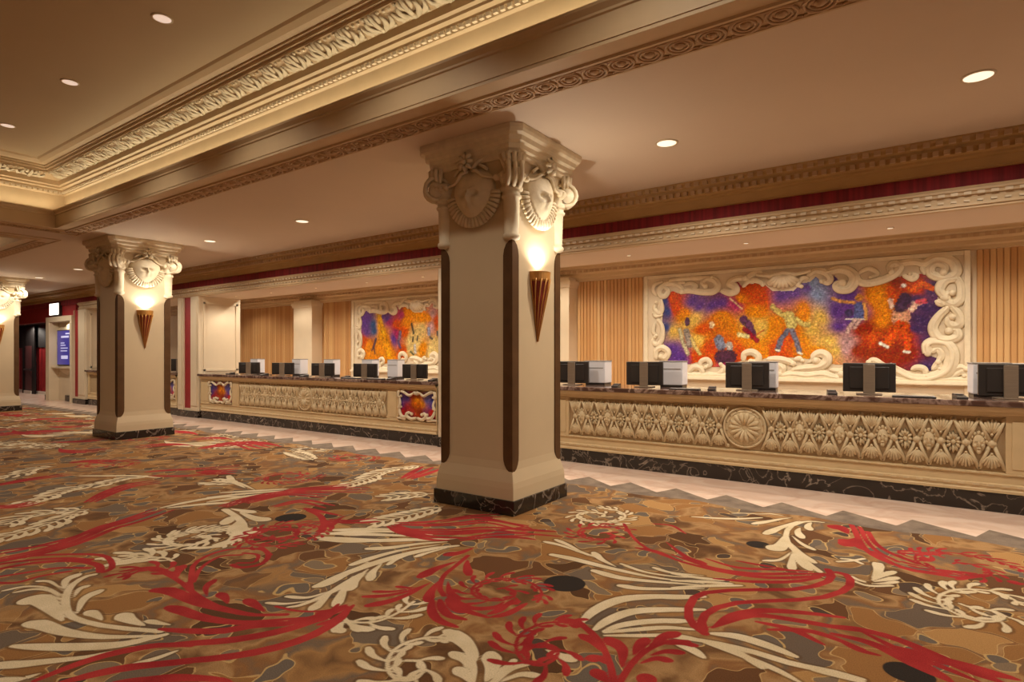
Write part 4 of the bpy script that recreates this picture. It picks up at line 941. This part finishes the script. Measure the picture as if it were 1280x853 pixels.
F1 = [fig(2, 30, (214, 200, 130), '300,400;320,460'), fig(2, 16, (196, 178, 110), '270,400;220,370;190,340'), fig(2, 14, (206, 190, 120), '345,420;390,455;430,462'), fig(2, 15, (108, 112, 130), '290,500;245,560;225,625'), fig(2, 15, (116, 118, 136), '320,500;350,570;370,640'), fig(2, 14, (196, 130, 80), '345,362'), fig(2, 6, (240, 230, 200), '215,628;235,632'), fig(2, 6, (240, 230, 200), '365,645;385,655'),
      fig(2, 20, (200, 140, 84), '768,280'), fig(2, 26, (96, 104, 150), '768,340;768,400'), fig(2, 10, (210, 156, 100), '735,312;650,305;590,285'), fig(2, 9, (210, 156, 100), '800,320;815,370;812,420'), fig(2, 4, (244, 236, 220), '680,422;800,422'), fig(2, 11, (200, 170, 160), '740,430;705,470;690,510'), fig(2, 10, (190, 160, 150), '770,430;735,480'), fig(2, 22, (70, 62, 96), '700,380'),
      fig(3, 36, (226, 170, 140), '300,385;305,425'), fig(3, 24, (216, 92, 44), '300,450;255,500;228,545'), fig(3, 20, (206, 84, 40), '325,450;340,530;336,585'), fig(3, 7, (240, 232, 214), '185,550;228,572'), fig(3, 7, (240, 232, 214), '325,598;350,602'), fig(3, 26, (60, 40, 70), '330,290;300,345'), fig(3, 10, (228, 190, 170), '250,345;245,300'), fig(3, 12, (228, 190, 170), '370,355;385,325;430,305'), fig(3, 14, (226, 110, 60), '365,238;420,210;488,232'), fig(3, 12, (214, 100, 110), '405,310;440,306'), fig(3, 10, (240, 230, 220), '320,218'),
      fig(1, 16, (80, 50, 80), '316,375;318,400'), fig(1, 13, (196, 186, 150), '265,440;285,520;320,600'), fig(1, 20, (150, 140, 130), '310,450;330,540'), fig(1, 12, (200, 180, 120), '345,500;370,560;400,600'), fig(1, 40, (222, 130, 40), '545,390'), fig(1, 17, (232, 200, 160), '478,400;478,415'), fig(1, 30, (120, 130, 150), '525,505;540,550'), fig(1, 20, (196, 190, 180), '595,540;600,565'), fig(1, 44, (74, 44, 66), '545,620;600,620'), fig(1, 24, (90, 50, 90), '690,370;720,400;750,470'), fig(1, 16, (150, 50, 60), '700,440;780,510'), fig(1, 14, (236, 220, 160), '660,470;715,485'), fig(1, 5, (240, 200, 160), '600,230;680,300'), fig(1, 5, (190, 120, 80), '780,470;830,440')]
mosaic_grid('canvas', min(p[0] for p in outline) - .03, max(p[0] for p in outline) + .03, min(p[1] for p in outline) - .03, max(p[1] for p in outline) + .03, 360, 140, pal, mur, (0, -.006, 0), outline, F1, .05)

mu2 = empty('mural', (-10.37, YM, 0)); tag(mu2, 'mosaic mural with a wide orange light beam, behind the middle desk', 'mural')
for ch in list(mur.children):
    if ch.name.startswith('canvas'): continue
    c = ch.copy(); COL.objects.link(c); c.parent = mu2
p2 = []
for c, ps in ((PUR, '180,250;180,370;380,260;430,470;160,300;330,230'), ((54, 88, 132), '255,360;240,300'), (ORA, '200,520;200,620;320,560;400,600;570,190;560,280;730,540;700,280;780,270;370,500'), ((238, 168, 78), '330,400;300,240;310,320;350,470'), (MAG, '400,300;460,420;520,220'), (CRM, '590,450;650,500;700,370;840,480;640,430;820,560;590,540'), (ORR, '470,330;520,560;860,280;540,380;150,480'), (LIL, '820,230;800,330'), (ORA, '900,300;960,420'), (PUR, '1000,260;1040,420;1100,300'), (ORR, '1020,560;1150,500;1220,420'), (YEL, '940,560;1120,220'), (DPU, '1290,300;1300,500;1260,560')):
    for (X, Zz) in mzs(4, ps): p2.append((X, Zz, c))
def fig4(r, c, s): return (mzs(4, s), 14.7 * r / MZ[4][2] / FOC, c)
F2 = [fig4(26, (240, 176, 84), '290,200;320,330;350,450'), fig4(44, (238, 160, 62), '350,470;380,560;400,640'), fig4(14, (74, 60, 84), '265,460;240,540'), fig4(9, (90, 60, 70), '240,540;225,570'), fig4(9, (90, 60, 70), '245,540;255,600'), fig4(18, (120, 100, 120), '500,390;490,460'), fig4(14, (90, 70, 100), '480,480;500,540'), fig4(12, (70, 70, 60), '610,310;630,400'), fig4(10, (80, 74, 60), '625,440;622,480'), fig4(9, (90, 84, 70), '670,430;665,470'), fig4(9, (70, 80, 60), '600,580;630,610'), fig4(18, (150, 156, 180), '775,360;780,410'), fig4(11, (80, 80, 80), '790,440;810,455'), fig4(14, (200, 196, 190), '640,520;645,590'), fig4(12, (84, 84, 84), '860,390;865,420')]
mosaic_grid('canvas', min(p[0] for p in outline) - .03, max(p[0] for p in outline) + .03, min(p[1] for p in outline) - .03, max(p[1] for p in outline) + .03, 200, 80, p2, mu2, (0, -.006, 0), outline, F2, .03)

# ------------------------------------------------------------------ columns
def oct_ring(s, c, z):
    return [(s, -(s - c), z), (s, s - c, z), (s - c, s, z), (-(s - c), s, z), (-s, s - c, z), (-s, -(s - c), z), (-(s - c), -s, z), (s - c, -s, z)]
def mask_mesh():
    # heart shaped face on a wall plane x,z proud to -Y
    b = MB(); n, mr = 32, 11; rings = []
    for i in range(mr + 1):
        r = i / mr; ring = []
        for k in range(n):
            a = 2 * PI * k / n
            x = .245 * math.sin(a) * (1 - .38 * max(0, -math.cos(a)) ** 1.5); z = .26 * math.cos(a) * (1.15 if math.cos(a) < 0 else .95) - .05 * math.exp(-(math.sin(a) / .25) ** 2) * (math.cos(a) > 0)
            X, Z = x * r, z * r
            d = .085 * (1 - r ** 2.6)
            d += .045 * math.exp(-((X / .022) ** 2 + ((Z + .075) / .055) ** 2))            # nose
            for s in (-1, 1):
                d -= .045 * math.exp(-(((X - s * .065) / .036) ** 2 + ((Z + .035) / .024) ** 2))  # eye hollows
                d += .016 * math.exp(-(((X - s * .065) / .05) ** 2 + ((Z - .005) / .014) ** 2))  # brows
                d += .022 * math.exp(-(((X - s * .075) / .04) ** 2 + ((Z + .105) / .04) ** 2))  # cheeks
            d += .020 * math.exp(-((X / .045) ** 2 + ((Z + .165) / .014) ** 2)) - .012 * math.exp(-((X / .04) ** 2 + ((Z + .148) / .007) ** 2))
            ring.append((X, -.03 - d, Z))
        rings.append(ring)
    rings.append([(p[0] * 1.02, .0, p[2] * 1.02) for p in rings[-1]])
    b.loft(rings, False); return b.mesh('mask', M['plaster'], True)
def ruff_mesh():
    b = MB(); n = 21
    for i in range(n):
        a = -PI / 2 + (i - (n - 1) / 2) * .152
        r0, r1 = .17, .345
        b.tube([(math.cos(a) * r0, -.02, math.sin(a) * r0 - .03), (math.cos(a) * (r0 + r1) / 2, -.055, math.sin(a) * (r0 + r1) / 2 - .03), (math.cos(a) * r1, -.03, math.sin(a) * r1 - .03)], [.011, .019, .025], 6)
    return b.mesh('ruff', M['plaster'], True)
def ribbon_mesh():
    b = MB()
    for s in (-1, 1):
        b.tube(catmull([(s * .03, -.06, .24), (s * .12, -.07, .30), (s * .24, -.05, .33), (s * .34, -.03, .36)], 8), [.03, .03, .028, .026, .024, .022, .02, .018, .014], 6, .7)
        b.tube(catmull([(s * .03, -.06, .22), (s * .10, -.08, .20), (s * .17, -.06, .14), (s * .25, -.04, .12), (s * .33, -.05, .10)], 8), [.026] * 5 + [.022, .02, .018, .015], 6, .7)
        b.tube(catmull([(s * .10, -.04, .28), (s * .17, -.06, .24), (s * .22, -.05, .20)], 6), .018, 5)
        b.sphere((s * .33, -.05, .10), .035, 8, 5)
    return b.mesh('ribbon', M['plaster'], True)
def rosette_mesh():
    b = MB()
    for i in range(8):
        a = 2 * PI * i / 8; b.tube([(math.cos(a) * .02, -.07, .27 + math.sin(a) * .02), (math.cos(a) * .06, -.10, .27 + math.sin(a) * .06), (math.cos(a) * .10, -.08, .27 + math.sin(a) * .10)], [.012, .026, .014], 6)
    b.sphere((0, -.10, .27), .03, 8, 5); b.box(-.12, .12, -.02, .2, .34, .46)
    return b.mesh('rosette', M['plaster'], True)
MK, RF, RB, RO = mask_mesh(), ruff_mesh(), ribbon_mesh(), rosette_mesh()
def volute_mesh():
    # stands on the diagonal, +X outwards
    b = MB()
    P = []
    for i in range(30):
        t = i / 29; a = PI * .9 - t * 3.6 * PI; r = .125 * (1 - t) ** .8 + .02
        P.append((.02 + r * math.cos(a), 0, .0 + r * math.sin(a)))
    for w in (-.065, 0, .065):
        b.tube([(p[0], w, p[2]) for p in P], [.026 - .012 * i / 29 for i in range(30)], 6, 1, (0, 1, 0))
    b.tube([(.02, -.09, 0), (.02, .09, 0)], .085, 12); b.tube([(.02, -.105, 0), (.02, .105, 0)], .03, 8)
    # flaring acanthus tongue above it
    for i in range(7):
        a = -PI / 2 + PI * i / 6; b.tube([(-.02 + .07 * math.cos(a), .07 * math.sin(a), .06), (-.02 + .095 * math.cos(a), .10 * math.sin(a), .15), (-.03 + .115 * math.cos(a), .125 * math.sin(a), .215)], [.022, .028, .022], 6)
    return b.mesh('corner_volute', M['plaster'], True)
def colonette_mesh():
    b = MB(); b.lathe([(.02, -.07), (.05, -.06), (.085, -.045), (.09, -.02), (.085, .0), (.072, .01), (.076, .10), (.084, .36), (.10, .365), (.105, .385), (.09, .40), (.09, .43), (.115, .44), (.12, .465), (.10, .48), (.105, .52), (.13, .56), (.14, .60), (.10, .64), (.05, .66)], 14)
    for k in range(7):
        a = -PI / 2 + k * PI / 6; b.sphere((.125 * math.cos(a), .125 * math.sin(a), .575), .035, 6, 4)
    return b.mesh('corner_colonette', M['plaster'], True)
VO, CN = volute_mesh(), colonette_mesh()
SH = .465
def guard_mesh():
    # dark guard folded round the column's edge (edge at x=y=SH), pointed ends
    zs = [.42, .425, .45, .49, .54, .60, 1.2, 1.9, 2.56, 2.62, 2.68, 2.73, 2.765, 2.77]
    rings = []; t = .012
    for z in zs:
        d = min(z - .42, 2.77 - z); w = .10 * min(1, math.sqrt(max(1 - (1 - min(d / .16, 1)) ** 2, 0.0))) + .003
        rings.append([(SH, SH - w, z), (SH + t, SH - w, z), (SH + t, SH + t, z), (SH - w, SH + t, z), (SH - w, SH, z), (SH, SH, z)])
    b = MB(); b.loft(rings); return b.mesh('corner_guard', M['bronze'])
GD = guard_mesh()
def column(x, y, label):
    root = empty('column', (x, y, 0)); tag(root, label, 'column', 'square columns with carved mask capitals')
    MB().box(-.535, .535, -.535, .535, 0, .15).build('plinth', M['blackmarble'], root, bevel=.006)
    r = [oct_ring(s, .004, z) for s, z in ((.515, .15), (.512, .26), (.505, .32), (.490, .38), (.474, .44), (SH, .52), (SH, 2.80), (SH, 3.30), (.48, 3.45), (.53, 3.60))]
    MB().loft(r).build('shaft', M['column'], root)
    ab = [oct_ring(s, c, z) for s, c, z in ((.55, .07, 3.58), (.575, .07, 3.61), (.575, .07, 3.64), (.60, .08, 3.655), (.605, .08, 3.70), (.635, .09, 3.72), (.645, .09, 3.765), (.675, .09, 3.785), (.685, .09, 3.815), (.685, .09, 3.858))]
    MB().loft(ab).build('abacus', M['plaster'], root)
    for k in range(4):
        a = k * PI / 2; c, s = math.cos(a), math.sin(a)
        def at(px, py, pz): return (px * c - py * s, px * s + py * c, pz)
        inst('mask', MK, root, at(0, -.47, 3.32), (0, 0, a), (1.08, 1.15, 1.05)); inst('ruff', RF, root, at(0, -.465, 3.32), (0, 0, a), (1.02, 1, 1))
        inst('ribbon', RB, root, at(0, -.50, 3.30), (0, 0, a)); inst('rosette', RO, root, at(0, -.56, 3.32), (0, 0, a))
        inst('corner_guard', GD, root, (0, 0, 0), (0, 0, a))
        inst('corner_colonette', CN, root, at(.44, -.44, 2.83), (0, 0, a - PI / 4)); inst('corner_volute', VO, root, at(.50, -.50, 3.40), (0, 0, a - PI / 4))
    return root
CY = 5.29
CXS = (-3.83, -12.97, -22.1)
for x, lb in zip(CXS, ('nearest cream column, carved mask capital with brown corner strips, centre of picture', 'second cream column with carved capital, left of the middle desk', 'farthest cream column, cut off at the left edge of the picture')):
    column(x, CY, lb)

# ------------------------------------------------------------------ sconces on the columns' sides
def sconce(x, y, z, label):
    root = empty('wall_sconce', (x, y, z)); tag(root, label, 'sconce', 'cone shaped column sconces')
    n = 14; H = .74; R = .135
    def half(r, zz, k): 
        a = -PI / 2 + PI * k / n; return (.012 + r * math.cos(a) * .95, r * math.sin(a), zz)
    rings = []
    for q in range(9):
        t = q / 8; r = max(R * t ** .9, .006); rings.append([half(r, t * H, k) for k in range(n + 1)] + [(0, r * .9, t * H), (0, -r * .9, t * H)])
    MB().loft(rings, False).build('cone', M['sconcered'], root, True)
    rb = MB()
    for k in range(0, n + 1, 2):
        P = []
        for q in range(7):
            t = q / 6; kk = min(max(k - (1 - t) * 2.2, 0), n); r = max(R * t ** .9, .006) * 1.03; P.append(half(r, t * H * .9, kk))
        rb.tube(P, [.002 + .007 * q / 6 for q in range(7)], 5)
    rb.build('ribs', M['sconcegold'], root, True)
    rm = MB(); rm.loft([[half(r, zz, k) for k in range(n + 1)] + [(0, r, zz), (0, -r, zz)] for r, zz in ((R * .93, H - .10), (R * 1.03, H - .085), (R * 1.05, H - .01), (R * 1.08, H), (R * .98, H), (R * .95, H - .02))], False)
    rm.build('rim', M['sconcegold'], root)
    bl = MB(); bl.sphere((.065, 0, H - .03), .045, 10, 6, (1, 1.6, .8)); bl.build('bulb', M['bulb'], root, True)
    pl = bpy.data.lights.new('sconce_lamp', 'SPOT'); pl.energy = SCONCE_W; pl.color = (1, .92, .80); pl.shadow_soft_size = .04; pl.spot_size = math.radians(150); pl.spot_blend = .7
    po = bpy.data.objects.new('sconce_lamp', pl); COL.objects.link(po); po.parent = root; po.location = (.075, 0, H + .03); po.rotation_euler = (PI, 0, 0)
    return root
for x, lb in zip(CXS, ('red and gold cone sconce glowing on the nearest column', 'red and gold cone sconce glowing on the second column', 'cone sconce on the farthest column at the left edge')):
    sconce(x + SH, CY, 1.75, lb)

# ------------------------------------------------------------------ desk equipment
ZT = 1.145 + ZF
def monitor_proto():
    r = empty('monitor')
    MB().box(-.27, .27, -.03, .02, .03, .37).build('screen_back', M['black'], r, bevel=.008)
    MB().box(-.20, .20, -.045, -.03, .07, .33).build('rear_housing', M['black'], r, bevel=.006)
    MB().box(-.06, .06, -.075, -.045, .0, .36).build('stand', M['steel'], r, bevel=.004)
    MB().box(-.13, .13, -.12, .10, 0, .012).build('foot', M['steel'], r, bevel=.003)
    MB().box(-.272, .272, -.032, .022, .37, .375).build('top_edge', M['grey'], r)
    return r
def printer_proto():
    r = empty('document_printer')
    MB().box(-.17, .17, -.16, .16, .03, .37).build('body', M['white'], r, bevel=.012)
    MB().box(-.16, .16, -.15, .15, 0, .03).build('base', M['black'], r)
    MB().box(-.14, .14, -.165, -.158, .26, .275).build('paper_slot', M['grey'], r)
    MB().box(-.175, .175, -.165, .165, .37, .385).build('lid', M['grey'], r, bevel=.004)
    return r
def term_proto():
    r = empty('card_terminal')
    b = MB(); b.loft([[(-.05, -.1, 0), (.05, -.1, 0), (.05, .1, 0), (-.05, .1, 0)], [(-.05, -.1, .02), (.05, -.1, .02), (.05, .1, .05), (-.05, .1, .05)]]); b.build('body', M['black'], r, bevel=.006)
    b = MB(); b.box(-.035, .035, .02, .085, .043, .05); b.build('display', M['grey'], r)
    b = MB(); b.tube(catmull([(0, .1, .02), (.02, .14, .012), (-.02, .19, .01), (.0, .24, .01)], 10), .006, 5); b.build('cable', M['black'], r, True)
    return r
def keyb_proto():
    r = empty('keyboard')
    MB().box(-.2, .2, -.065, .065, 0, .016).build('tray', M['black'], r, bevel=.004)
    for i in range(4): MB().box(-.19, .19, -.055 + i * .029, -.032 + i * .029, .016, .022).build('key_row', M['grey'], r)
    return r
PRO = {}
def place(kind, mk, x, y, z, rz, label, cat, group):
    if kind not in PRO: o = mk(); PRO[kind] = o
    else: o = copy_tree(PRO[kind])
    o.location = (x, y, z); o.rotation_euler = (0, 0, rz); tag(o, label, cat, group); return o
def bx_(u, y): return on_wall(u, 470, y)[0]
ordn = ['leftmost visible', 'second', 'third', 'fourth', 'fifth']
for i, (u, a) in enumerate(((716, 8), (806, 8), (934, 8), (1086, 6), (1262, 6))):
    place('mon', monitor_proto, bx_(u, 8.17), 8.17, ZT, math.radians(a), 'dark monitor seen from behind on nearest desk, %s from left' % ordn[i], 'monitor', 'monitors on the nearest desk')
for i, (u, a) in enumerate(((312, 30), (354, 28), (404, 24), (457, 20), (519, 14))):
    o = place('mon', monitor_proto, bx_(u, 8.17), 8.17, ZT, math.radians(a), 'dark monitor seen from behind on middle desk, %s from left' % ordn[i], 'monitor', 'monitors on the middle desk'); o.scale = (1, 1, .8)
for u, k, lb in ((748, 1, 'nearest desk, beside leftmost monitor'), (842, 1, 'nearest desk, right of second monitor'), (955, 1, 'nearest desk, behind third monitor'), (1236, 1, 'nearest desk, left of the rightmost monitor'),
                 (322, .8, 'middle desk, behind leftmost monitor'), (375, .85, 'middle desk, right of second monitor'), (415, .85, 'middle desk, behind third monitor'), (463, .85, 'middle desk, behind fourth monitor'), (495, .8, 'middle desk, left of fifth monitor')):
    o = place('prn', printer_proto, bx_(u, 8.52), 8.52, ZT, .1, 'white boxy printer on the ' + lb, 'printer', 'white printers on the desks'); o.scale = (k, 1 if k == 1 else .7, 1)
for u, lb in ((770, 'nearest desk, left of second monitor'), (890, 'nearest desk, left of third monitor'), (1040, 'nearest desk, left of fourth monitor'), (1200, 'nearest desk, left of rightmost monitor'),
              (288, 'middle desk, left end'), (330, 'middle desk, after the first monitor'), (380, 'middle desk, after the second monitor'), (432, 'middle desk, after the third monitor'), (489, 'middle desk, before the fifth monitor'), (541, 'middle desk, right end')):
    place('trm', term_proto, bx_(u, 7.93), 7.93, ZT, .2, 'small black card terminal on ' + lb, 'card terminal', 'card terminals on the desks')
for u, lb in ((1142, 'nearest desk, right of fourth monitor'), (856, 'nearest desk, right of second monitor'), (440, 'middle desk, left of fourth monitor'), (470, 'middle desk, right of fourth monitor')):
    place('kbd', keyb_proto, bx_(u, 7.82), 7.82, ZT, .05, 'dark keyboard lying on ' + lb, 'keyboard', 'keyboards on the desks')
place('mon', monitor_proto, -17.15, 8.17, ZT, .4, 'dark monitor on the distant desk beside the second column', 'monitor', 'monitors on the distant desk')

# ------------------------------------------------------------------ recessed downlights
def dl_proto(r, lm='lens'):
    b = MB(); n = 20
    b.lathe([(r, 0), (r, -.006), (r * .86, -.010), (r * .82, -.002)], n, caps=False); rim = b.mesh('trim_ring', M['cream'], True)
    c = MB(); c.lathe([(r * .83, -.006), (r * .5, -.008), (.002, -.009)], n, caps=False); ln = c.mesh('lens', M[lm])
    return rim, ln
D1 = dl_proto(.12); D2 = dl_proto(.095, 'lensdim'); D3 = dl_proto(.04)
def downlight(x, y, z, D, w, label, grp, ang=165):
    o = empty('downlight', (x, y, z)); tag(o, label, 'downlight', grp)
    inst('trim_ring', D[0], o); inst('lens', D[1], o)
    spot('downlight_lamp', (0, 0, -.03), w, ang, .5, parent=o)
for x, lb in ((3.0, 'downlight in low ceiling beyond the right picture edge'), (.39, 'bright downlight in low ceiling at the upper right corner'), (-2.2, 'downlight in low ceiling just right of the nearest capital'), (-5.3, 'downlight in low ceiling hidden behind the nearest column'),
              (-8.49, 'downlight in low ceiling left of the nearest column'), (-11.44, 'downlight in low ceiling just right of the second capital'), (-14.6, 'downlight in low ceiling hidden behind the second capital'), (-18.0, 'downlight in low ceiling touching the second capital on its left'),
              (-20.85, 'downlight in low ceiling above the lit white sign'), (-24.0, 'farthest downlight in low ceiling beside the farthest capital')):
    downlight(x, 6.02, ZC, D1, DOWNLIGHT_W, lb, 'downlights in the low ceiling')
for i, x in enumerate((-10.76, -8.44, -6.1, -3.77, -1.43, .9, 3.2)):
    lb = {0: 'small downlight in raised tray at the left picture edge', 1: 'small downlight in raised tray, middle of the three visible', 2: 'small downlight in raised tray, nearest the top edge'}.get(i, 'small downlight in the raised tray above the camera')
    downlight(x, 2.74, 4.918, D2, TRAY_W, lb, 'downlights in the raised ceiling tray', 125)
for x in (-10.76, -6.1, -1.43, 3.2): downlight(x, -1.6, 4.918, D2, TRAY_W, 'small downlight in the raised tray above the camera', 'downlights in the raised ceiling tray', 125)
for x in (-16.5, -20.0, -24): downlight(x, 2.0, 4.918, D2, TRAY_W, 'downlight in the farther raised tray', 'downlights in the farther tray')
for x, q in ((1.4, 'outside the right edge'), (-.29, 'above the mural\'s right part'), (-1.94, 'above the mural\'s middle'), (-3.65, 'above the mural\'s left end'), (-5.2, 'hidden by the column')): downlight(x, 8.36, ZH, D3, ALCOVE_W, 'tiny downlight in the header soffit over the nearest desk, ' + q, 'downlights over the nearest desk', 150)
for x, q in ((-14.5, 'leftmost'), (-12.93, 'second from left'), (-11.2, 'third from left'), (-9.5, 'fourth from left'), (-7.9, 'rightmost')): downlight(x, 8.30, ZH, D3, ALCOVE_W, 'tiny downlight in the header soffit over the middle desk, ' + q, 'downlights over the middle desk', 150)
downlight(-17.3, 8.3, ZH, D3, ALCOVE_W, 'tiny downlight over the distant desk by the second column', 'downlights over the distant desk', 150)
for x in (2.2, .2, -1.85, -3.9, -5.9, -8.2, -10.4, -12.5, -14.6, -17.2): downlight(x, 9.35, 3.56, D1, STAFF_W, 'downlight above the staff space behind the desks', 'downlights behind the header', 140)
for x, q in ((-30.4, 'left of the door'), (-27.4, 'right of the door')): downlight(x, 8.3, 2.9, D3, 160, 'unseen lamp added to brighten the dark doorway, ' + q, 'added doorway lamps')  # unseen lamps added to lift the red panels in the recess
downlight(-24.7, 7.85, 2.80, D3, 20, 'tiny downlight above the blue screen in the niche', 'niche downlights', 150)
